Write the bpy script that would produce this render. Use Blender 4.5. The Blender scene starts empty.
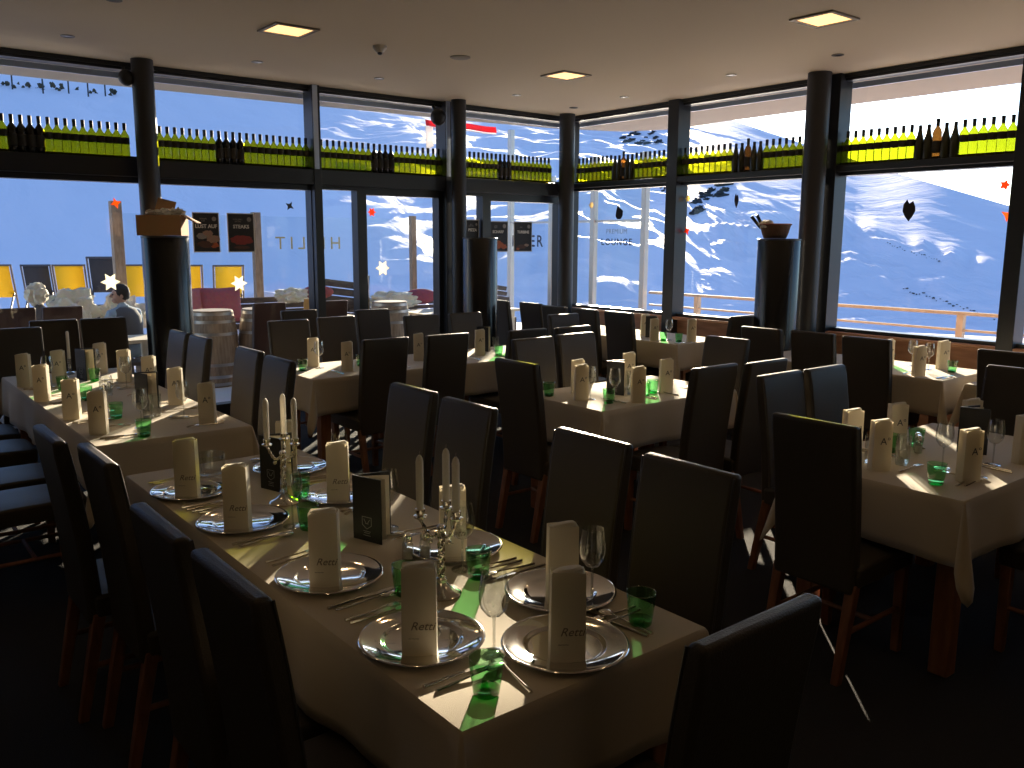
import bpy, math, random
from mathutils import Vector, Matrix, noise
random.seed(7)
scn = bpy.context.scene
col = scn.collection
PI = math.pi
R = math.radians
# ------------------------------------------------------------------ camera, sky, sun, exposure
cam_data = bpy.data.cameras.new('camera'); cam = bpy.data.objects.new('camera', cam_data); col.objects.link(cam)
cam_data.sensor_width = 36.0; cam_data.lens = 860.0 / 1024.0 * 36.0; cam_data.clip_start = 0.05; cam_data.clip_end = 9000
def _cam():
    X = Vector((1598-512, 140, -860)).normalized(); Y = Vector((-192-512, 148, -860)); Y = (Y - X*X.dot(Y)).normalized()
    Z = X.cross(Y)
    m = Matrix((X, Y, Z)).to_4x4()      # rows: world axes in camera space
    m.translation = Vector((0, 0, 1.74)); return m
cam.matrix_world = _cam()
scn.camera = cam
SUN_AZ, SUN_EL = 44.0, 12.8
w = bpy.data.worlds.new('sky'); scn.world = w; w.use_nodes = True
nt = w.node_tree; nt.nodes.clear()
sky = nt.nodes.new('ShaderNodeTexSky'); sky.sky_type = 'NISHITA'; sky.sun_disc = False
sky.sun_elevation = R(SUN_EL); sky.sun_rotation = R(90 - SUN_AZ); sky.altitude = 1900; sky.air_density = 1.0; sky.dust_density = 2.2; sky.ozone_density = 3.2
bg = nt.nodes.new('ShaderNodeBackground'); bg.inputs[1].default_value = 0.38
wo = nt.nodes.new('ShaderNodeOutputWorld')
nt.links.new(sky.outputs[0], bg.inputs[0]); nt.links.new(bg.outputs[0], wo.inputs[0])
sd = bpy.data.lights.new('sun', 'SUN'); sd.energy = 20.0; sd.angle = R(0.6); sd.color = (1.0, 0.83, 0.6)
sun = bpy.data.objects.new('sun', sd); col.objects.link(sun)
sdir = Vector((math.cos(R(SUN_EL))*math.cos(R(SUN_AZ)), math.cos(R(SUN_EL))*math.sin(R(SUN_AZ)), math.sin(R(SUN_EL))))
sun.rotation_euler = sdir.to_track_quat('Z', 'Y').to_euler(); sun.location = (30, 30, 12)
vs = scn.view_settings; vs.view_transform = 'Standard'; vs.look = 'None'; vs.gamma = 1; vs.use_curve_mapping = False
vs.exposure = 0.0
scn.cycles.transparent_max_bounces = 24
YW, XW, ZC = 8.3, 7.57, 3.24          # left window wall plane, right window wall plane, ceiling height

# ------------------------------------------------------------------ materials
MATS = {}
def mat(name, color, rough=0.5, metal=0.0, spec=0.5, noise_amt=0.0, nscale=20.0, bump=0.0, bscale=60.0, emit=None, estr=0.0, sheen=0.0, coat=0.0):
    if name in MATS: return MATS[name]
    m = bpy.data.materials.new(name); m.use_nodes = True; n = m.node_tree; b = n.nodes['Principled BSDF']
    b.inputs['Base Color'].default_value = (*color, 1); b.inputs['Roughness'].default_value = rough; b.inputs['Metallic'].default_value = metal
    b.inputs['Specular IOR Level'].default_value = spec
    b.inputs['Coat Weight'].default_value = coat; b.inputs['Sheen Weight'].default_value = sheen
    if emit: b.inputs['Emission Color'].default_value = (*emit, 1); b.inputs['Emission Strength'].default_value = estr
    tc = n.nodes.new('ShaderNodeTexCoord')
    nz = n.nodes.new('ShaderNodeTexNoise'); nz.inputs['Scale'].default_value = nscale; nz.inputs['Detail'].default_value = 4
    n.links.new(tc.outputs['Object'], nz.inputs['Vector'])
    mx = n.nodes.new('ShaderNodeMixRGB'); mx.blend_type = 'MULTIPLY'; mx.inputs[0].default_value = noise_amt
    mx.inputs[1].default_value = (*color, 1); n.links.new(nz.outputs['Color'], mx.inputs[2])
    if noise_amt > 0: n.links.new(mx.outputs[0], b.inputs['Base Color'])
    if bump > 0:
        n2 = n.nodes.new('ShaderNodeTexNoise'); n2.inputs['Scale'].default_value = bscale; n2.inputs['Detail'].default_value = 5
        n.links.new(tc.outputs['Object'], n2.inputs['Vector'])
        bp = n.nodes.new('ShaderNodeBump'); bp.inputs['Strength'].default_value = bump; bp.inputs['Distance'].default_value = 0.01
        n.links.new(n2.outputs['Fac'], bp.inputs['Height']); n.links.new(bp.outputs[0], b.inputs['Normal'])
    MATS[name] = m; return m
def wood(name, c1, c2, scale=(3, 3, 30), rough=0.45):
    if name in MATS: return MATS[name]
    m = mat(name, c1, rough); n = m.node_tree; b = n.nodes['Principled BSDF']
    tc = n.nodes.new('ShaderNodeTexCoord'); mp = n.nodes.new('ShaderNodeMapping'); mp.inputs['Scale'].default_value = scale
    nz = n.nodes.new('ShaderNodeTexNoise'); nz.inputs['Scale'].default_value = 4; nz.inputs['Detail'].default_value = 6
    cr = n.nodes.new('ShaderNodeValToRGB'); cr.color_ramp.elements[0].color = (*c1, 1); cr.color_ramp.elements[1].color = (*c2, 1)
    cr.color_ramp.elements[0].position = .35; cr.color_ramp.elements[1].position = .65
    n.links.new(tc.outputs['Object'], mp.inputs[0]); n.links.new(mp.outputs[0], nz.inputs['Vector']); n.links.new(nz.outputs['Fac'], cr.inputs[0]); n.links.new(cr.outputs[0], b.inputs['Base Color'])
    return m
def glassy(name, tint, gloss=0.05, translucent=None, tw=0.0, rough=0.02, gpow=5.0):
    if name in MATS: return MATS[name]
    m = bpy.data.materials.new(name); m.use_nodes = True; n = m.node_tree; n.nodes.clear()
    out = n.nodes.new('ShaderNodeOutputMaterial'); tr = n.nodes.new('ShaderNodeBsdfTransparent'); tr.inputs[0].default_value = (*tint, 1)
    gl = n.nodes.new('ShaderNodeBsdfGlossy'); gl.inputs['Roughness'].default_value = rough
    lw = n.nodes.new('ShaderNodeLayerWeight'); lw.inputs[0].default_value = 0.5
    pw = n.nodes.new('ShaderNodeMath'); pw.operation = 'POWER'; pw.inputs[1].default_value = gpow; n.links.new(lw.outputs['Facing'], pw.inputs[0])
    ma = n.nodes.new('ShaderNodeMath'); ma.operation = 'MULTIPLY_ADD'; ma.inputs[1].default_value = 0.9 - gloss; ma.inputs[2].default_value = gloss
    n.links.new(pw.outputs[0], ma.inputs[0])
    mx = n.nodes.new('ShaderNodeMixShader'); n.links.new(ma.outputs[0], mx.inputs[0]); n.links.new(gl.outputs[0], mx.inputs[2])
    base = tr
    if translucent:
        tl = n.nodes.new('ShaderNodeBsdfTranslucent'); tl.inputs[0].default_value = (*translucent, 1)
        m2 = n.nodes.new('ShaderNodeMixShader'); m2.inputs[0].default_value = tw
        n.links.new(tr.outputs[0], m2.inputs[1]); n.links.new(tl.outputs[0], m2.inputs[2]); base = m2
    n.links.new(base.outputs[0], mx.inputs[1]); n.links.new(mx.outputs[0], out.inputs[0])
    MATS[name] = m; return m
def leather():
    m = mat('black_leather', (.052, .041, .028), .45, spec=.32, bump=.25, bscale=220); return m
def snow_mat():
    m = mat('snow', (.84, .79, .90), .6, spec=.3); n = m.node_tree; b = n.nodes['Principled BSDF']
    tc = n.nodes.new('ShaderNodeTexCoord'); hs = []
    prev = None
    for sc, dist, st in ((.035, 3.0, .4), (.3, .5, .4), (2.2, .08, .35)):
        nz = n.nodes.new('ShaderNodeTexNoise'); nz.inputs['Scale'].default_value = sc; nz.inputs['Detail'].default_value = 5; nz.inputs['Distortion'].default_value = .6
        mp = n.nodes.new('ShaderNodeMapping'); mp.inputs['Scale'].default_value = (1.6, .5, 1); mp.inputs['Rotation'].default_value = (0, 0, R(30))
        n.links.new(tc.outputs['Object'], mp.inputs[0]); n.links.new(mp.outputs[0], nz.inputs['Vector'])
        bp = n.nodes.new('ShaderNodeBump'); bp.inputs['Strength'].default_value = st; bp.inputs['Distance'].default_value = dist
        n.links.new(nz.outputs['Fac'], bp.inputs['Height'])
        if prev: n.links.new(prev.outputs[0], bp.inputs['Normal'])
        prev = bp
    n.links.new(prev.outputs[0], b.inputs['Normal']); return m
def translucify(m, c, f=.55):
    n = m.node_tree; b = n.nodes['Principled BSDF']; t = n.nodes.new('ShaderNodeBsdfTranslucent'); t.inputs[0].default_value = (*c, 1); x = n.nodes.new('ShaderNodeMixShader'); x.inputs[0].default_value = f
    out = [k for k in n.nodes if k.type == 'OUTPUT_MATERIAL'][0]; n.links.new(b.outputs[0], x.inputs[1]); n.links.new(t.outputs[0], x.inputs[2]); n.links.new(x.outputs[0], out.inputs[0])
LEATHER = leather()
CHAIRW = wood('chair_wood', (.16, .055, .022), (.26, .10, .04), (8, 8, 2))
TABLEW = wood('table_wood', (.20, .07, .03), (.30, .12, .05), (8, 8, 2))
CLOTH = mat('linen', (.50, .42, .30), .85, bump=.15, bscale=500, sheen=.2)
FRAME = mat('anthracite_frame', (.018, .021, .027), .35, spec=.5)
COLM = mat('column_paint', (.03, .03, .032), .42)
CEIL = mat('ceiling_plaster', (.74, .60, .41), .9, bump=.05, bscale=30)
FLOORM = mat('dark_carpet', (.016, .013, .012), .95, noise_amt=.6, nscale=60, bump=.6, bscale=250)
DARKWALL = mat('dark_wall', (.05, .038, .028), .85)
PANEL = wood('sill_wood', (.55, .26, .13), (.70, .36, .20), (1, 1, 6), .5)
GLASS = glassy('window_glass', (.94, .96, .97), .035)
SCREEN = glassy('screen_glass', (.90, .93, .93), .04)
CLEAR = glassy('clear_glass', (.88, .90, .89), .15, gpow=2.0)
GREENG = glassy('green_glass', (.42, .80, .46), .08, gpow=2.5)
GREENB = glassy('green_glass_base', (.06, .50, .14), .08, gpow=2.5)
CHROME = mat('polished_steel', (.78, .76, .73), .07, 1.0)
SILVER = mat('silver', (.80, .75, .66), .16, 1.0)
CUTL = mat('cutlery_steel', (.66, .63, .58), .18, 1.0)
PAPER = mat('cream_paper', (.80, .73, .60), .8)
NAPK = mat('white_napkin', (.78, .74, .65), .9)
INK = mat('brown_ink', (.22, .17, .12), .8)
INKB = mat('grey_ink', (.07, .07, .08), .8)
WAX = mat('candle_wax', (.82, .76, .64), .5)
MENU = mat('menu_black', (.012, .012, .014), .5)
MENUT = mat('menu_print', (.45, .45, .46), .6)
SNOW = snow_mat()

# ------------------------------------------------------------------ mesh helper
class MB:
    def __init__(s): s.v = []; s.f = []
    def add(s, vs, fs, M=None):
        o = len(s.v)
        for p in vs: s.v.append(tuple(M @ Vector(p)) if M else tuple(p))
        for f in fs: s.f.append(tuple(i + o for i in f))
        return s
    def box(s, c, d, M=None, taper=(1, 1), shift=(0, 0)):
        x, y, z = (k/2 for k in d); vs = []
        for sz, tx, ty, ox, oy in ((-z, 1, 1, 0, 0), (z, taper[0], taper[1], shift[0], shift[1])):
            for sx, sy in ((-1, -1), (1, -1), (1, 1), (-1, 1)): vs.append((c[0]+sx*x*tx+ox, c[1]+sy*y*ty+oy, c[2]+sz))
        return s.add(vs, [(3, 2, 1, 0), (4, 5, 6, 7), (0, 1, 5, 4), (1, 2, 6, 5), (2, 3, 7, 6), (3, 0, 4, 7)], M)
    def lathe(s, prof, n=24, M=None, c=(0, 0), cap0=True, cap1=True, wave=None):
        vs = []; fs = []
        for j, (r, z) in enumerate(prof):
            for i in range(n):
                a = 2*PI*i/n; rr = r*(1 + (wave(a, j) if wave else 0)); vs.append((c[0]+rr*math.cos(a), c[1]+rr*math.sin(a), z))
        for j in range(len(prof)-1):
            for i in range(n): k = (i+1) % n; fs.append((j*n+i, j*n+k, (j+1)*n+k, (j+1)*n+i))
        if cap0: fs.append(tuple(range(n-1, -1, -1)))
        if cap1: fs.append(tuple((len(prof)-1)*n+i for i in range(n)))
        return s.add(vs, fs, M)
    def tube(s, pts, rad, n=8, M=None, cap=True):
        pts = [Vector(p) for p in pts]; rad = rad if hasattr(rad, '__len__') else [rad]*len(pts)
        vs = []; fs = []; up = Vector((0, 0, 1))
        for i, p in enumerate(pts):
            t = (pts[min(i+1, len(pts)-1)] - pts[max(i-1, 0)]).normalized()
            u = t.cross(Vector((0, 0, 1)))
            if u.length < .05: u = t.cross(Vector((0, 1, 0)))
            u.normalize(); w_ = t.cross(u)
            for k in range(n): a = 2*PI*k/n; vs.append(p + (u*math.cos(a) + w_*math.sin(a))*rad[i])
        for i in range(len(pts)-1):
            for k in range(n): q = (k+1) % n; fs.append((i*n+k, i*n+q, (i+1)*n+q, (i+1)*n+k))
        if cap: fs.append(tuple(range(n-1, -1, -1))); fs.append(tuple((len(pts)-1)*n+k for k in range(n)))
        return s.add(vs, fs, M)
    def prism(s, poly, z0, z1, M=None):
        n = len(poly); vs = [(x, y, z0) for x, y in poly] + [(x, y, z1) for x, y in poly]
        fs = [tuple(range(n-1, -1, -1)), tuple(range(n, 2*n))] + [(i, (i+1) % n, n+(i+1) % n, n+i) for i in range(n)]
        return s.add(vs, fs, M)
    def ball(s, c, r, M=None, nu=12, nv=8, sc=(1, 1, 1), amp=0, fr=3.0, seed=0):
        vs = []; fs = []
        for j in range(nv+1):
            t = PI*j/nv
            for i in range(nu):
                a = 2*PI*i/nu; d = Vector((math.sin(t)*math.cos(a), math.sin(t)*math.sin(a), math.cos(t)))
                k = 1 + (amp*noise.noise(d*fr + Vector((seed, seed*1.7, 0))) if amp else 0)
                vs.append((c[0]+d.x*r*sc[0]*k, c[1]+d.y*r*sc[1]*k, c[2]+d.z*r*sc[2]*k))
        for j in range(nv):
            for i in range(nu): k = (i+1) % nu; fs.append((j*nu+i, (j+1)*nu+i, (j+1)*nu+k, j*nu+k))
        return s.add(vs, fs, M)
    def build(s, name, m, parent=None, smooth=False, bevel=0.0, seg=2, angle=40):
        me = bpy.data.meshes.new(name); me.from_pydata(s.v, [], s.f); me.validate(); me.update()
        me.materials.append(m)
        o = bpy.data.objects.new(name, me); col.objects.link(o)
        if parent: o.parent = parent
        if smooth:
            for p in me.polygons: p.use_smooth = True
            try: me.set_sharp_from_angle(angle=R(angle))
            except Exception: pass
        if bevel:
            b = o.modifiers.new('bevel', 'BEVEL'); b.width = bevel; b.segments = seg; b.limit_method = 'ANGLE'
            for p in me.polygons: p.use_smooth = True
            try: me.set_sharp_from_angle(angle=R(angle))
            except Exception: pass
        return o
def tag(o, label=None, cat=None, group=None, kind=None):
    if label: o['label'] = label
    if cat: o['category'] = cat
    if group: o['group'] = group
    if kind: o['kind'] = kind
    return o
def empty(name, label, cat, loc=(0, 0, 0), rz=0.0, group=None):
    o = bpy.data.objects.new(name, None); col.objects.link(o); o.empty_display_size = .1
    o.location = loc; o.rotation_euler = (0, 0, rz); return tag(o, label, cat, group)
def kids(o): return [c for c in bpy.data.objects if c.parent == o]
PROTO = {}
def inst(key, builder, label, cat, loc, rz=0.0, group=None, scale=1.0):
    """first call builds the thing, later calls copy it and each of its parts"""
    if key not in PROTO:
        r = builder(); PROTO[key] = (r, [(c, kids(c)) for c in kids(r)])
    else:
        src, tree = PROTO[key]; r = src.copy(); col.objects.link(r)
        for c, gs in tree:
            d = c.copy(); col.objects.link(d); d.parent = r
            for g in gs:
                e = g.copy(); col.objects.link(e); e.parent = d
    r.location = loc; r.rotation_euler = (0, 0, rz); r.scale = (scale,)*3
    for k in ('group',):
        if k in r: del r[k]
    return tag(r, label, cat, group)
def text_mesh(name, txt, size, m, parent=None, M=None, shear=0.0, depth=0.0006, spacing=1.0, align='CENTER', mirror=False, bold=0.0):
    cu = bpy.data.curves.new(name, 'FONT'); cu.body = txt; cu.size = size; cu.align_x = align; cu.align_y = 'CENTER'; cu.shear = shear
    cu.extrude = depth; cu.space_character = spacing; cu.resolution_u = 3; cu.offset = bold
    t = bpy.data.objects.new(name, cu); col.objects.link(t)
    dg = bpy.context.evaluated_depsgraph_get(); me = bpy.data.meshes.new_from_object(t.evaluated_get(dg)); me.name = name
    bpy.data.objects.remove(t); me.materials.clear(); me.materials.append(m)
    mm = (M or Matrix()) @ (Matrix.Scale(-1, 4, (1, 0, 0)) if mirror else Matrix())
    me.transform(mm)
    o = bpy.data.objects.new(name, me); col.objects.link(o)
    if parent: o.parent = parent
    return o
def T(x, y, z, rz=0.0, rx=0.0, ry=0.0):
    return Matrix.Translation((x, y, z)) @ Matrix.Rotation(rz, 4, 'Z') @ Matrix.Rotation(ry, 4, 'Y') @ Matrix.Rotation(rx, 4, 'X')
VERT = Matrix.Rotation(PI/2, 4, 'X')        # text lying in XY -> standing, facing -Y

# ------------------------------------------------------------------ room shell
def struct(name, mb, m, **k): return tag(mb.build(name, m, **k), kind='structure')
XL, YB = -4.0, -3.5
struct('floor', MB().box(((XL+XW)/2, (YB+YW)/2, -.1), (XW-XL+.3, YW-YB+.3, .2)), FLOORM)
struct('ceiling', MB().box(((XL+XW)/2, (YB+YW)/2, ZC+.12), (XW-XL+.16, YW-YB+.16, .24)), CEIL)
struct('wall_back', MB().box(((XL+XW)/2, YB-.1, ZC/2), (XW-XL+.3, .2, ZC)), DARKWALL)
struct('wall_left', MB().box(((XL-.5)/2-.02, YW+.03, ZC/2), (-XL-.5+.04, .20, ZC)), DARKWALL)
struct('wall_west', MB().box((XL-.1, (YB+YW)/2, ZC/2), (.2, YW-YB, ZC)), DARKWALL)
struct('wall_east', MB().box((XW+.06, (YB+.6)/2, ZC/2), (.2, .6-YB-.1, ZC)), DARKWALL)
# roof eave outside, chamfered at the corner
EX, EY = 9.15, 9.38
eave = [(XL-.2, YW+.02), (XL-.2, EY+.15), (2.0, EY+.1), (6.6, EY-.1), (8.1, 9.1), (9.0, 8.75), (9.35, 8.1), (9.22, 7.2), (EX, 5.6), (EX, YB), (XW+.09, YB), (XW+.09, YW+.02)]
struct('trim_eave', MB().prism(eave, ZC-.01, ZC+.22), mat('soffit', (.42, .37, .30), .9))
# transom beam that carries the bottles
BZ0, BZ1 = 2.27, 2.425
struct('trim_ledge_left', MB().box(((-.48+XW)/2, YW-.02, (BZ0+BZ1)/2), (XW+.48, .22, BZ1-BZ0)), FRAME, bevel=.006)
BZR = 2.365
struct('trim_ledge_right', MB().box((XW-.02, (.6+YW-.15)/2, (BZR+BZ1)/2), (.22, YW-.15-.6, BZ1-BZR)), FRAME, bevel=.006)
struct('trim_head_left', MB().box(((-.48+XW)/2, YW, ZC-.0175), (XW+.48, .16, .035)), FRAME)
struct('trim_head_right', MB().box((XW, (.6+YW-.1)/2, ZC-.0175), (.16, YW-.1-.6, .035)), FRAME)
struct('trim_corner', MB().box((XW, YW, ZC/2), (.17, .17, ZC-.001)), FRAME)
struct('trim_foot_left', MB().box(((-.48+XW)/2, YW, .04), (XW+.3, .12, .08)), FRAME)
# panelled parapet under the right windows
struct('wall_parapet', MB().box((XW+.02, (.6+YW-.1)/2, .43), (.12, YW-.1-.6, .86)), PANEL, bevel=.004)
struct('trim_sill', MB().box((XW-.03, (.6+YW-.1)/2, .875), (.20, YW-.1-.6, .03)), PANEL, bevel=.004)
# window units: frames and panes
wn = [0]
def window_left(x0, x1, z0, z1, fr=.045, post=None):
    wn[0] += 1
    f = MB(); D = .13; xc, zc = (x0+x1)/2, (z0+z1)/2
    f.box((x0+fr/2, YW, zc), (fr, D, z1-z0)); f.box((x1-fr/2, YW, zc), (fr, D, z1-z0))
    f.box((xc, YW, z1-fr/2), (x1-x0-2*fr, D-.01, fr)); f.box((xc, YW, z0+fr/2), (x1-x0-2*fr, D-.01, fr))
    o = struct('window_%d' % wn[0], f, FRAME)
    MB().box((xc, YW+.01, zc), (x1-x0-2*fr+.01, .0, z1-z0-2*fr+.01)).build('pane', GLASS, o)
def pane_x(x0, x1, z0, z1, y, m, name, parent):
    me = MB().add([(x0, y, z0), (x1, y, z0), (x1, y, z1), (x0, y, z1)], [(0, 1, 2, 3)]); return me.build(name, m, parent)
def pane_y(y0, y1, z0, z1, x, m, name, parent):
    me = MB().add([(x, y0, z0), (x, y1, z0), (x, y1, z1), (x, y0, z1)], [(0, 1, 2, 3)]); return me.build(name, m, parent)
def window(side, a0, a1, z0, z1, fr=.05, D=.13, door=False, num=None):
    if not door: wn[0] += 1
    f = MB(); ac, zc = (a0+a1)/2, (z0+z1)/2
    def bx(a, z, da, dz, d): f.box((a, YW, z) if side == 'L' else (XW, a, z), (da, d, dz) if side == 'L' else (d, da, dz))
    bx(a0+fr/2, zc, fr, z1-z0, D); bx(a1-fr/2, zc, fr, z1-z0, D)
    bx(ac, z1-fr/2, a1-a0-2*fr, fr, D-.006); bx(ac, z0+fr/2, a1-a0-2*fr, fr, D-.006)
    o = struct(('door_%d' % num) if door else 'window_%d' % wn[0], f, FRAME)
    (pane_x if side == 'L' else pane_y)(a0+fr-.005, a1-fr+.005, z0+fr-.005, z1-fr+.005, (YW if side == 'L' else XW)+.02, GLASS, 'pane', o)
    return o
ZT = ZC-.035
Lx = [-.48, .2, 2.43, 4.04, 5.66, 7.50]     # transom divisions, left
for a, b in zip(Lx[:-1], Lx[1:]): window('L', a, b, BZ1, ZT, fr=.025)
for a, b in ((-.48, .2), (.2, 2.43), (2.43, 4.04)): window('L', a, b, .08, BZ0)
window('L', 4.04, 4.55, .08, BZ0, fr=.035)
window('L', 5.62, 6.20, .08, BZ0, fr=.035)
d1 = window('L', 4.55, 5.62, .08, BZ0, fr=.075, door=True, num=1)
MB().tube([(4.60, YW-.075, .95), (4.60, YW-.12, .95), (4.60, YW-.12, 1.35), (4.60, YW-.075, 1.35)], .012).build('door_handle', CHROME, d1, True)
d2 = window('L', 6.20, 7.45, .08, BZ0, fr=.085, door=True, num=2)
MB().tube([(6.26, YW-.075, .95), (6.26, YW-.12, .95), (6.26, YW-.12, 1.35), (6.26, YW-.075, 1.35)], .012).build('door_handle', CHROME, d2, True)
Ry = [.6, 2.93, 4.62, 6.47, 8.2]
for a, b in zip(Ry[:-1], Ry[1:]):
    window('R', a, b, BZ1, ZT, fr=.025); window('R', a, b, .89, BZR, fr=.032)
# deep vertical posts behind the transom joints
for i, x in enumerate([.2, 2.43, 4.04, 5.64]): struct('trim_post_%d' % (i+1), MB().box((x, YW-.04, ZC/2), (.085, .20, ZC-.002)), FRAME, bevel=.004)
for i, y in enumerate([2.90, 4.57, 6.47]): struct('trim_post_%d' % (i+5), MB().box((XW-.04, y, ZC/2), (.20, .15 if i else .13, ZC-.002)), FRAME, bevel=.004)
# pale strips at eave and transom posts, sky reflection put into their colour
SKY_STRIP = mat('sky_blue_strip', (.50, .58, .72), .35, .3)
struct('trim_sky_strip_left', MB().box(((XL+XW)/2, YW+.16, 3.165), (XW-XL, .02, .05)), SKY_STRIP)
struct('trim_sky_strip_right', MB().box((XW+.16, (.6+YW)/2, 3.165), (.02, YW-.6, .05)), SKY_STRIP)
for i, x in enumerate((.2, 2.43, 4.04, 5.64)): struct('trim_upright_%d' % (i+1), MB().box((x-.012, YW-.145, (BZ1+ZC)/2), (.05, .012, ZC-BZ1-.004)), SKY_STRIP)
# round columns
cn = 0
for x, y, r in ((2.35, 8.0, .09), (5.675, 8.02, .082), (7.315, 8.05, .095), (7.28, 4.62, .105)):
    struct('trim_column_%d' % (cn+1), MB().lathe([(r, 0.0), (r, ZC)], 36, c=(x, y)), COLM, smooth=True); cn += 1
# ------------------------------------------------------------------ ceiling fittings
def ceiling_lamp():
    o = empty('ceiling_lamp', '', 'ceiling light')
    f = MB()
    for sx, sy, dx, dy in ((0, .15, .34, .03), (0, -.15, .34, .03), (.155, 0, .03, .27), (-.155, 0, .03, .27)): f.box((sx, sy, -.006), (dx, dy, .012))
    f.build('trim_ring', mat('lamp_rim', (.25, .2, .15), .5, .3), o)
    MB().box((0, 0, -.003), (.28, .28, .006)).build('diffuser', mat('lamp_glow', (.9, .8, .6), .6, emit=(1.0, .60, .24), estr=1.7), o)
    ld = bpy.data.lights.new('downlight', 'SPOT'); ld.energy = 4; ld.spot_size = R(150); ld.spot_blend = .6; ld.shadow_soft_size = .05; ld.color = (1, .72, .42)
    lo = bpy.data.objects.new('downlight', ld); col.objects.link(lo); lo.parent = o; lo.location = (0, 0, -.02)
    return o
for x, y, l in ((2.86, 6.18, 'square recessed warm ceiling light over the left window tables'), (5.59, 6.18, 'small square ceiling light near the far corner of the ceiling'), (5.56, 3.52, 'square recessed ceiling light at the right, near the large window')) + tuple((x, y, 'added unseen square ceiling light behind the camera') for x in (-2.5, .16, 2.86, 5.56) for y in (-2.0, .82)) + ((.16, 3.52, 'added square ceiling light out of view to the left'), (2.86, 3.52, 'added unseen square ceiling light overhead, just above the picture')):  # first three are in view; the rest continue the grid unseen, added for warmth
    inst('lamp', ceiling_lamp, l, 'ceiling light', (x, y, ZC-.0005), 0, 'added unseen ceiling lights behind the camera' if 'behind' in l else None)
def dome():
    o = empty('smoke_detector', '', 'smoke detector')
    MB().lathe([(.055, 0), (.055, -.02), (.04, -.035), (.03, -.05)], 24).build('housing', mat('detector_white', (.55, .5, .42), .5), o, True)
    MB().lathe([(.02, -.05), (.018, -.062), (.008, -.068)], 16).build('sensor', FRAME, o, True); return o
inst('dome', dome, 'round domed detector hanging under the ceiling between two square lights', 'smoke detector', (3.65, 6.23, ZC))
def speaker_disc():
    o = empty('ceiling_speaker', '', 'ceiling speaker')
    MB().lathe([(.085, 0), (.085, -.006), (.07, -.012), (.02, -.013)], 28).build('grille', mat('grille', (.40, .35, .28), .8), o, True); return o
inst('cspk', speaker_disc, 'flat round grille set in the middle of the ceiling', 'ceiling speaker', (4.38, 6.16, ZC))
def spot():
    o = empty('ceiling_spot', '', 'spotlight')
    MB().lathe([(.05, 0), (.05, -.005), (.035, -.006)], 20, cap1=False).build('ring', mat('spot_ring', (.2, .17, .13), .5), o, True)
    MB().lathe([(.035, -.003), (.02, -.004)], 20).build('lens', mat('spot_lens', (.03, .025, .02), .3), o, True); return o
for x, y, l in ((1.66, 7.45, 'tiny ceiling spot over the leftmost window'), (3.15, 7.45, 'tiny ceiling spot over the second window'), (4.35, 7.45, 'tiny ceiling spot above the narrow window by the door'), (5.95, 7.35, 'tiny ceiling spot in front of the column beside the glass door'), (7.0, 7.6, 'tiny ceiling spot closest to the corner column'), (6.9, 6.7, 'tiny ceiling spot over the first window right of the corner'),
                (6.75, 5.2, 'tiny ceiling spot left of the right-hand column'), (6.7, 4.1, 'tiny ceiling spot above the large right window'), (1.66, 6.15, 'dark ceiling spot at the top left edge')):
    inst('spot', spot, l, 'spotlight', (x, y, ZC))
def wall_speaker():
    o = empty('loudspeaker', '', 'loudspeaker')
    MB().ball((0, 0, 0), .085, sc=(1, 1, 1.05), nu=20, nv=14).build('body', mat('speaker_black', (.012, .012, .013), .5), o, True)
    MB().tube([(0, .03, .05), (0, .08, .10), (0, .10, .13)], .018).build('bracket', FRAME, o, True); return o
inst('wspk', wall_speaker, 'black ball loudspeaker under the ceiling left of the door column', 'loudspeaker', (5.42, 8.04, 3.04))
inst('wspk', wall_speaker, 'black ball loudspeaker under the ceiling left of the leftmost column', 'loudspeaker', (2.22, 8.02, 3.08), 0, None, .75)

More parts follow.
